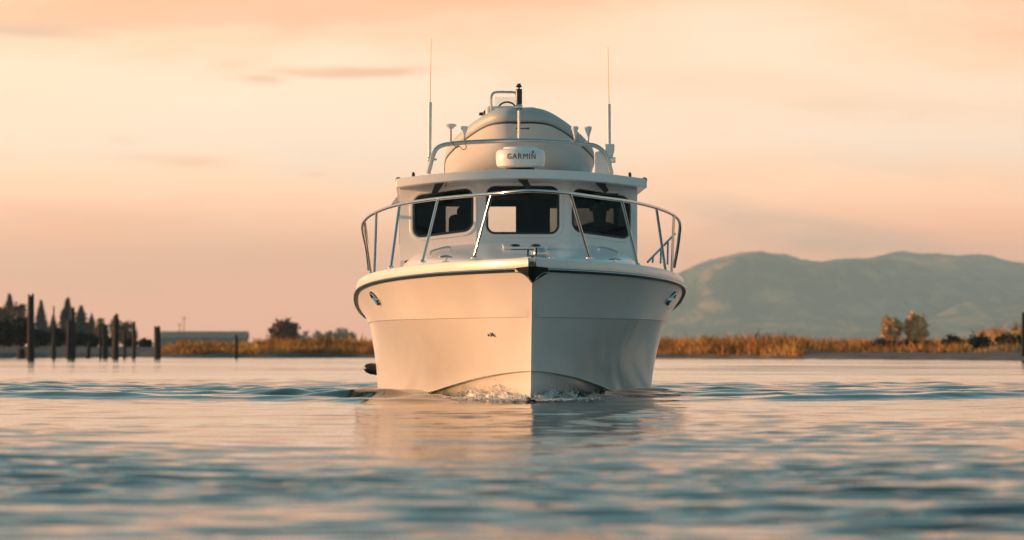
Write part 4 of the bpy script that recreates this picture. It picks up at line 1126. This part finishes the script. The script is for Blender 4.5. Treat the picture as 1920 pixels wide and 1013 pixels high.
# ------------------------------------------------------------------ trees
def leaf_mat(name, c1, c2, c3):
    m = bpy.data.materials.new(name); m.use_nodes = True
    nt = m.node_tree; b = nt.nodes['Principled BSDF']; b.inputs['Roughness'].default_value = .75; b.inputs['Specular IOR Level'].default_value = .2
    geo = nk(nt, 'ShaderNodeNewGeometry')
    n1 = noise_n(nt, geo.outputs['Position'], 1.3, 4, .6)
    nt.links.new(ramp_n(nt, n1, [(.32, c1), (.5, c2), (.68, c3)]), b.inputs['Base Color'])
    return m
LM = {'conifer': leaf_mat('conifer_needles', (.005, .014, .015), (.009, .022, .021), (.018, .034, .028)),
      'russet': leaf_mat('russet_foliage', (.06, .030, .018), (.12, .055, .028), (.17, .085, .04)),
      'tan': leaf_mat('tan_willow_leaves', (.50, .35, .19), (.64, .46, .25), (.70, .52, .29)),
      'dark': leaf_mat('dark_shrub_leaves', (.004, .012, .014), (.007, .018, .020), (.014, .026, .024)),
      'olive': leaf_mat('olive_foliage', (.05, .05, .03), (.09, .08, .045), (.13, .10, .05))}
M['bark'] = pmat('bark', (.06, .045, .035), .9, var=.3)
def trunk_mesh(h, r0, limbs, rnd, spread):
    mb = MB(); mb.tube([(0, 0, -.15), (rnd.gauss(0, .02)*h, 0, h*.4), (rnd.gauss(0, .03)*h, 0, h*.85)], [r0, r0*.7, r0*.25], 8, smooth=3)
    for _ in range(limbs):
        z = h*rnd.uniform(.2, .6); a = rnd.uniform(0, 6.28); l = spread*rnd.uniform(.5, .9)
        mb.tube([(0, 0, z), (l*.5*math.cos(a), l*.5*math.sin(a), z+l*.45), (l*math.cos(a), l*math.sin(a), z+l*.75)], [r0*.45, r0*.28, r0*.1], 6)
    return mb
def leaf_quad(V, F, c, s, rnd, flat=0):
    n = Vector((rnd.gauss(0, 1), rnd.gauss(0, 1), rnd.gauss(0, 1)+flat)).normalized(); t = n.orthogonal().normalized(); b = n.cross(t)
    a = rnd.uniform(0, 6.28); t, b = t*math.cos(a)+b*math.sin(a), b*math.cos(a)-t*math.sin(a)
    k = len(V); V.extend([tuple(c+t*s), tuple(c+b*s*.55), tuple(c-t*s), tuple(c-b*s*.55)]); F.append((k, k+1, k+2, k+3))
def broad_tree(name, px, top, d, rpx, mat, label, cat, group=None, seed=1, low=.25, dens=1.0, squash=1.0, base=None):
    rnd = random.Random(seed); x = (px-960)*d/FPX
    z0 = ground_z(max(-60, min(60, x)), d) if base is None else base
    h = CH+(HOR-top)*d/FPX-z0; r = rpx*d/FPX
    e = empty(name, (x, d, z0)); tag(e, label, cat, group)
    trunk_mesh(h, max(.03, h*.028), 7, rnd, r).build('trunk', M['bark'], e)
    V = []; F = []; zc = h*(1+low)/2; rz = h*(1-low)/2
    ncl = int(34*dens)
    cl = []
    for _ in range(ncl):
        u = Vector((rnd.gauss(0, 1), rnd.gauss(0, 1), rnd.gauss(0, 1))).normalized()*rnd.uniform(.45, .92)**.6
        cl.append(Vector((u.x*r*.86, u.y*r*.86, zc+u.z*rz*.88)))
    for c in cl:
        cr = r*rnd.uniform(.22, .38)
        for _ in range(int(34*dens)):
            p = c+Vector((rnd.gauss(0, .5), rnd.gauss(0, .5), rnd.gauss(0, .45)*squash))*cr
            if p.z < .02*h: p.z = .02*h
            leaf_quad(V, F, p, r*rnd.uniform(.10, .19), rnd, .6)
    mk('crown', V, F, mat, e, False); return e
def conifer(px, top, d, rpx, label, seed, ragged=0.2, base_f=.06, group='conifers on the left bank'):
    rnd = random.Random(seed); x = (px-960)*d/FPX; z0 = ground_z(max(-60, min(60, x)), d)
    h = CH+(HOR-top)*d/FPX-z0; r = 1.4*rpx*d/FPX
    e = empty('conifer_tree', (x, d, z0)); tag(e, label, 'tree', group)
    mb = MB(); mb.tube([(0, 0, -.2), (0, 0, h*.5), (0, 0, h*.98)], [h*.02, h*.012, h*.003], 8); mb.build('trunk', M['bark'], e)
    V = []; F = []; z = h*base_f
    while z < h*.985:
        f = (z-h*base_f)/(h*(1-base_f)); rr = r*(1-f)**.85*rnd.uniform(1-ragged, 1+ragged*.6)+.02*r
        nb = 7 if f < .8 else 5
        a0 = rnd.uniform(0, 6.28)
        for k in range(nb):
            a = a0+2*math.pi*k/nb+rnd.gauss(0, .15); ln = rr*rnd.uniform(.75, 1.15)
            for q in range(9):
                g = (q+rnd.random())/9
                c = Vector((math.cos(a)*ln*g, math.sin(a)*ln*g, z-ln*g*g*.38+rnd.gauss(0, .04)*r))
                leaf_quad(V, F, c, r*rnd.uniform(.16, .30)*(1.1-.4*g)*(1-.5*f), rnd, .8)
        z += h*.034*(1.1-.5*f)
    mk('crown', V, F, LM['conifer'], e, False); return e
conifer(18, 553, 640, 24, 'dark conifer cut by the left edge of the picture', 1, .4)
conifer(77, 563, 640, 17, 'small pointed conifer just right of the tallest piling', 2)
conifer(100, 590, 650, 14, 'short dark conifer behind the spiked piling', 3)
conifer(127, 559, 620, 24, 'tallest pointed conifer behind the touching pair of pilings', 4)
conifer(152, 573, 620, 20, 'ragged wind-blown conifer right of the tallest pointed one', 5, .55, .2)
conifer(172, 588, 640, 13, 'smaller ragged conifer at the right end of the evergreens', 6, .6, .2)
gb = 'broadleaf trees on the left bank'
broad_tree('broadleaf_tree', 3, 570, 560, 22, LM['russet'], 'russet tree cropped by the left edge, below the dark conifer', 'tree', gb, 11, .05, 1.4)
broad_tree('broadleaf_tree', 36, 564, 570, 24, LM['russet'], 'russet tree directly left of the tallest piling', 'tree', gb, 12, .05, 1.4)
broad_tree('broadleaf_tree', 188, 594, 600, 16, LM['russet'], 'thin brown tree behind the thinnest piling', 'tree', gb, 13, .1, 1.0)
broad_tree('broadleaf_tree', 222, 596, 600, 20, LM['russet'], 'sparse russet tree behind the stout ragged-topped piling', 'tree', gb, 14, .1, 1.1)
broad_tree('broadleaf_tree', 243, 603, 610, 16, LM['russet'], 'low russet tree at the right end of the left-bank trees', 'tree', gb, 15, .1, 1.0)
gs = 'dark shrubs under the left-bank trees'
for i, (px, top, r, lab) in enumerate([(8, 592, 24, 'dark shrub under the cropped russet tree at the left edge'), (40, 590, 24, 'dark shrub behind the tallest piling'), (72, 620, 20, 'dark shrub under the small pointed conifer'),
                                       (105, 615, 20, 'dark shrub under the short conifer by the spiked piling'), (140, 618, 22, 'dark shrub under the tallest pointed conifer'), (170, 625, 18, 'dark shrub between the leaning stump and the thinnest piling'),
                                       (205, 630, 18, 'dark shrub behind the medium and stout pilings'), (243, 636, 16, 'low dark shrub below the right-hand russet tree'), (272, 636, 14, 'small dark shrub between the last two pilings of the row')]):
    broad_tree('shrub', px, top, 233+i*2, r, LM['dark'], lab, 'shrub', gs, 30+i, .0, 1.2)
broad_tree('broadleaf_tree', 533, 599, 420, 30, LM['russet'], 'rounded brown tree alone on the grassy bank left of the boat', 'tree', None, 50, .02, 1.1)
for i, (px, top, r, lab) in enumerate([(572, 620, 15, 'first of the distant low trees right of the rounded brown tree'), (596, 618, 15, 'second of the distant low trees right of the rounded brown tree'), (618, 620, 14, 'third of the distant low trees right of the rounded brown tree'),
                                       (641, 615, 17, 'tallest distant tree just left of the boat\'s hull'), (660, 622, 12, 'last distant low tree before the boat\'s hull'), (552, 622, 14, 'distant tree peeping from behind the rounded brown tree')]):
    broad_tree('distant_tree', px, top, 1500, r, LM['olive'], lab, 'tree', 'distant trees left of the boat', 60+i, .0, .8)
broad_tree('willow_tree', 1671, 592, 262, 21, LM['tan'], 'left and smaller of the two round tan willows on the right bank', 'tree', 'round willows on the right bank', 70, .1, 1.5)
broad_tree('willow_tree', 1719, 587, 262, 26, LM['tan'], 'right and larger of the two round tan willows on the right bank', 'tree', 'round willows on the right bank', 71, .1, 1.6)
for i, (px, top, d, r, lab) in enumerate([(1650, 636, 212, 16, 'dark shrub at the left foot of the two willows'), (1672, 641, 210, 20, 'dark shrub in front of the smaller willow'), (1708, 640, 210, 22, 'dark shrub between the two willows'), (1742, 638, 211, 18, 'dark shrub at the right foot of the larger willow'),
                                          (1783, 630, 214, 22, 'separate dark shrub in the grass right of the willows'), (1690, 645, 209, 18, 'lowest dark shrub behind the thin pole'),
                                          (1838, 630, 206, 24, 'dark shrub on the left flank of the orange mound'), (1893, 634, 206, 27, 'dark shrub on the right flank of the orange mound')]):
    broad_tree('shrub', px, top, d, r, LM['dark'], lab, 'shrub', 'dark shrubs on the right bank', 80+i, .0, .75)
# thin marker pole in front of the willows
p = W(1685, 668, 225); z0 = ground_z(p.x, 225); mb = MB(); h = CH+(HOR-634)*225/FPX-z0
mb.tube([(0, 0, -.2), (0, 0, h)], [.035, .03], 8); mb.lathe([(.045, h-.02), (.045, h+.03), (0, h+.05)], (0, 0, 0), 8)
o = mb.build('marker_pole', pmat('grey_pole', (.25, .25, .24), .6)); o.location = (p.x, 225, z0); tag(o, 'thin grey pole on the bank in front of the two willows', 'pole')

# ------------------------------------------------------------------ the long shed and utility poles
def build_shed():
    d = 1500; a = W(302, 655, d); b = W(466, 655, d); ln = b.x-a.x; z0 = ground_z(-60, d)-.1
    e = empty('long_shed', ((a.x+b.x)/2, d, z0)); tag(e, 'long low grey metal shed beyond the left-bank grass', 'shed')
    hw = ln/2; ze = CH+(HOR-633)*d/FPX-z0; zr = CH+(HOR-622)*d/FPX-z0; dp = 7
    mw = pmat('shed_wall', (.085, .075, .065), .8, var=.2, vscale=.3); mr = pmat('shed_roof', (.12, .10, .085), .7, var=.15, vscale=.3)
    mb = MB(); prof = [(-dp, 0), (dp, 0), (dp, ze), (0, zr-.1), (-dp, ze)]
    mb.prism([(-hw+.4, y, z) for y, z in prof], (ln-.8, 0, 0)); mb.build('wall', mw, e, smooth=False)
    for i in range(12):
        x0 = -hw+ln*i/12
        for s in (-1, 1):
            mb = MB(); mb.prism([(x0+.03, s*(dp+.5), ze-.12), (x0+.03, 0, zr), (x0+.03, 0, zr+.12), (x0+.03, s*(dp+.5), ze)], (ln/12-.06, 0, 0)); mb.build('roof_panel', mr, e, smooth=False)
    md = pmat('shed_door', (.06, .07, .075), .6)
    for x0 in (-9, -3, 4, 10):
        mb = MB(); mb.box((x0, -dp-.02, 1.7), (3.2, .12, 3.4)); mb.build('door', md, e, smooth=False)
build_shed()
for px, top, lab in ((345, 593, 'taller of the two thin utility poles above the long shed'), (337, 606, 'shorter of the two thin utility poles above the long shed')):
    d = 1480; p = W(px, 655, d); z0 = ground_z(-60, d); h = CH+(HOR-top)*d/FPX-z0
    e = empty('utility_pole', (p.x, d, z0)); tag(e, lab, 'utility pole', 'utility poles by the shed')
    mb = MB(); mb.tube([(0, 0, -.5), (0, 0, h)], [.16, .11], 8); mb.build('pole', M['bark'], e)
    mb = MB(); mb.box((0, -.14, h-.7), (1.8, .12, .14)); mb.build('crossarm', M['bark'], e, smooth=False)

# ------------------------------------------------------------------ haze
mb = MB(); mb.box((0, 5000, 113), (7200, 11000, 230))
hz = mb.build('haze', None, None, smooth=False)
mv = bpy.data.materials.new('haze_air'); mv.use_nodes = True; nt = mv.node_tree; nt.nodes.clear()
pv = nk(nt, 'ShaderNodeVolumePrincipled'); pv.inputs['Color'].default_value = (.53, .83, 1.0, 1); pv.inputs['Density'].default_value = 1.35e-4; pv.inputs['Anisotropy'].default_value = 0.2
ov = nk(nt, 'ShaderNodeOutputMaterial'); nt.links.new(pv.outputs[0], ov.inputs['Volume'])
hz.data.materials.append(mv); tag(hz, 'thin evening haze over the river and the hills', 'haze', kind='stuff')
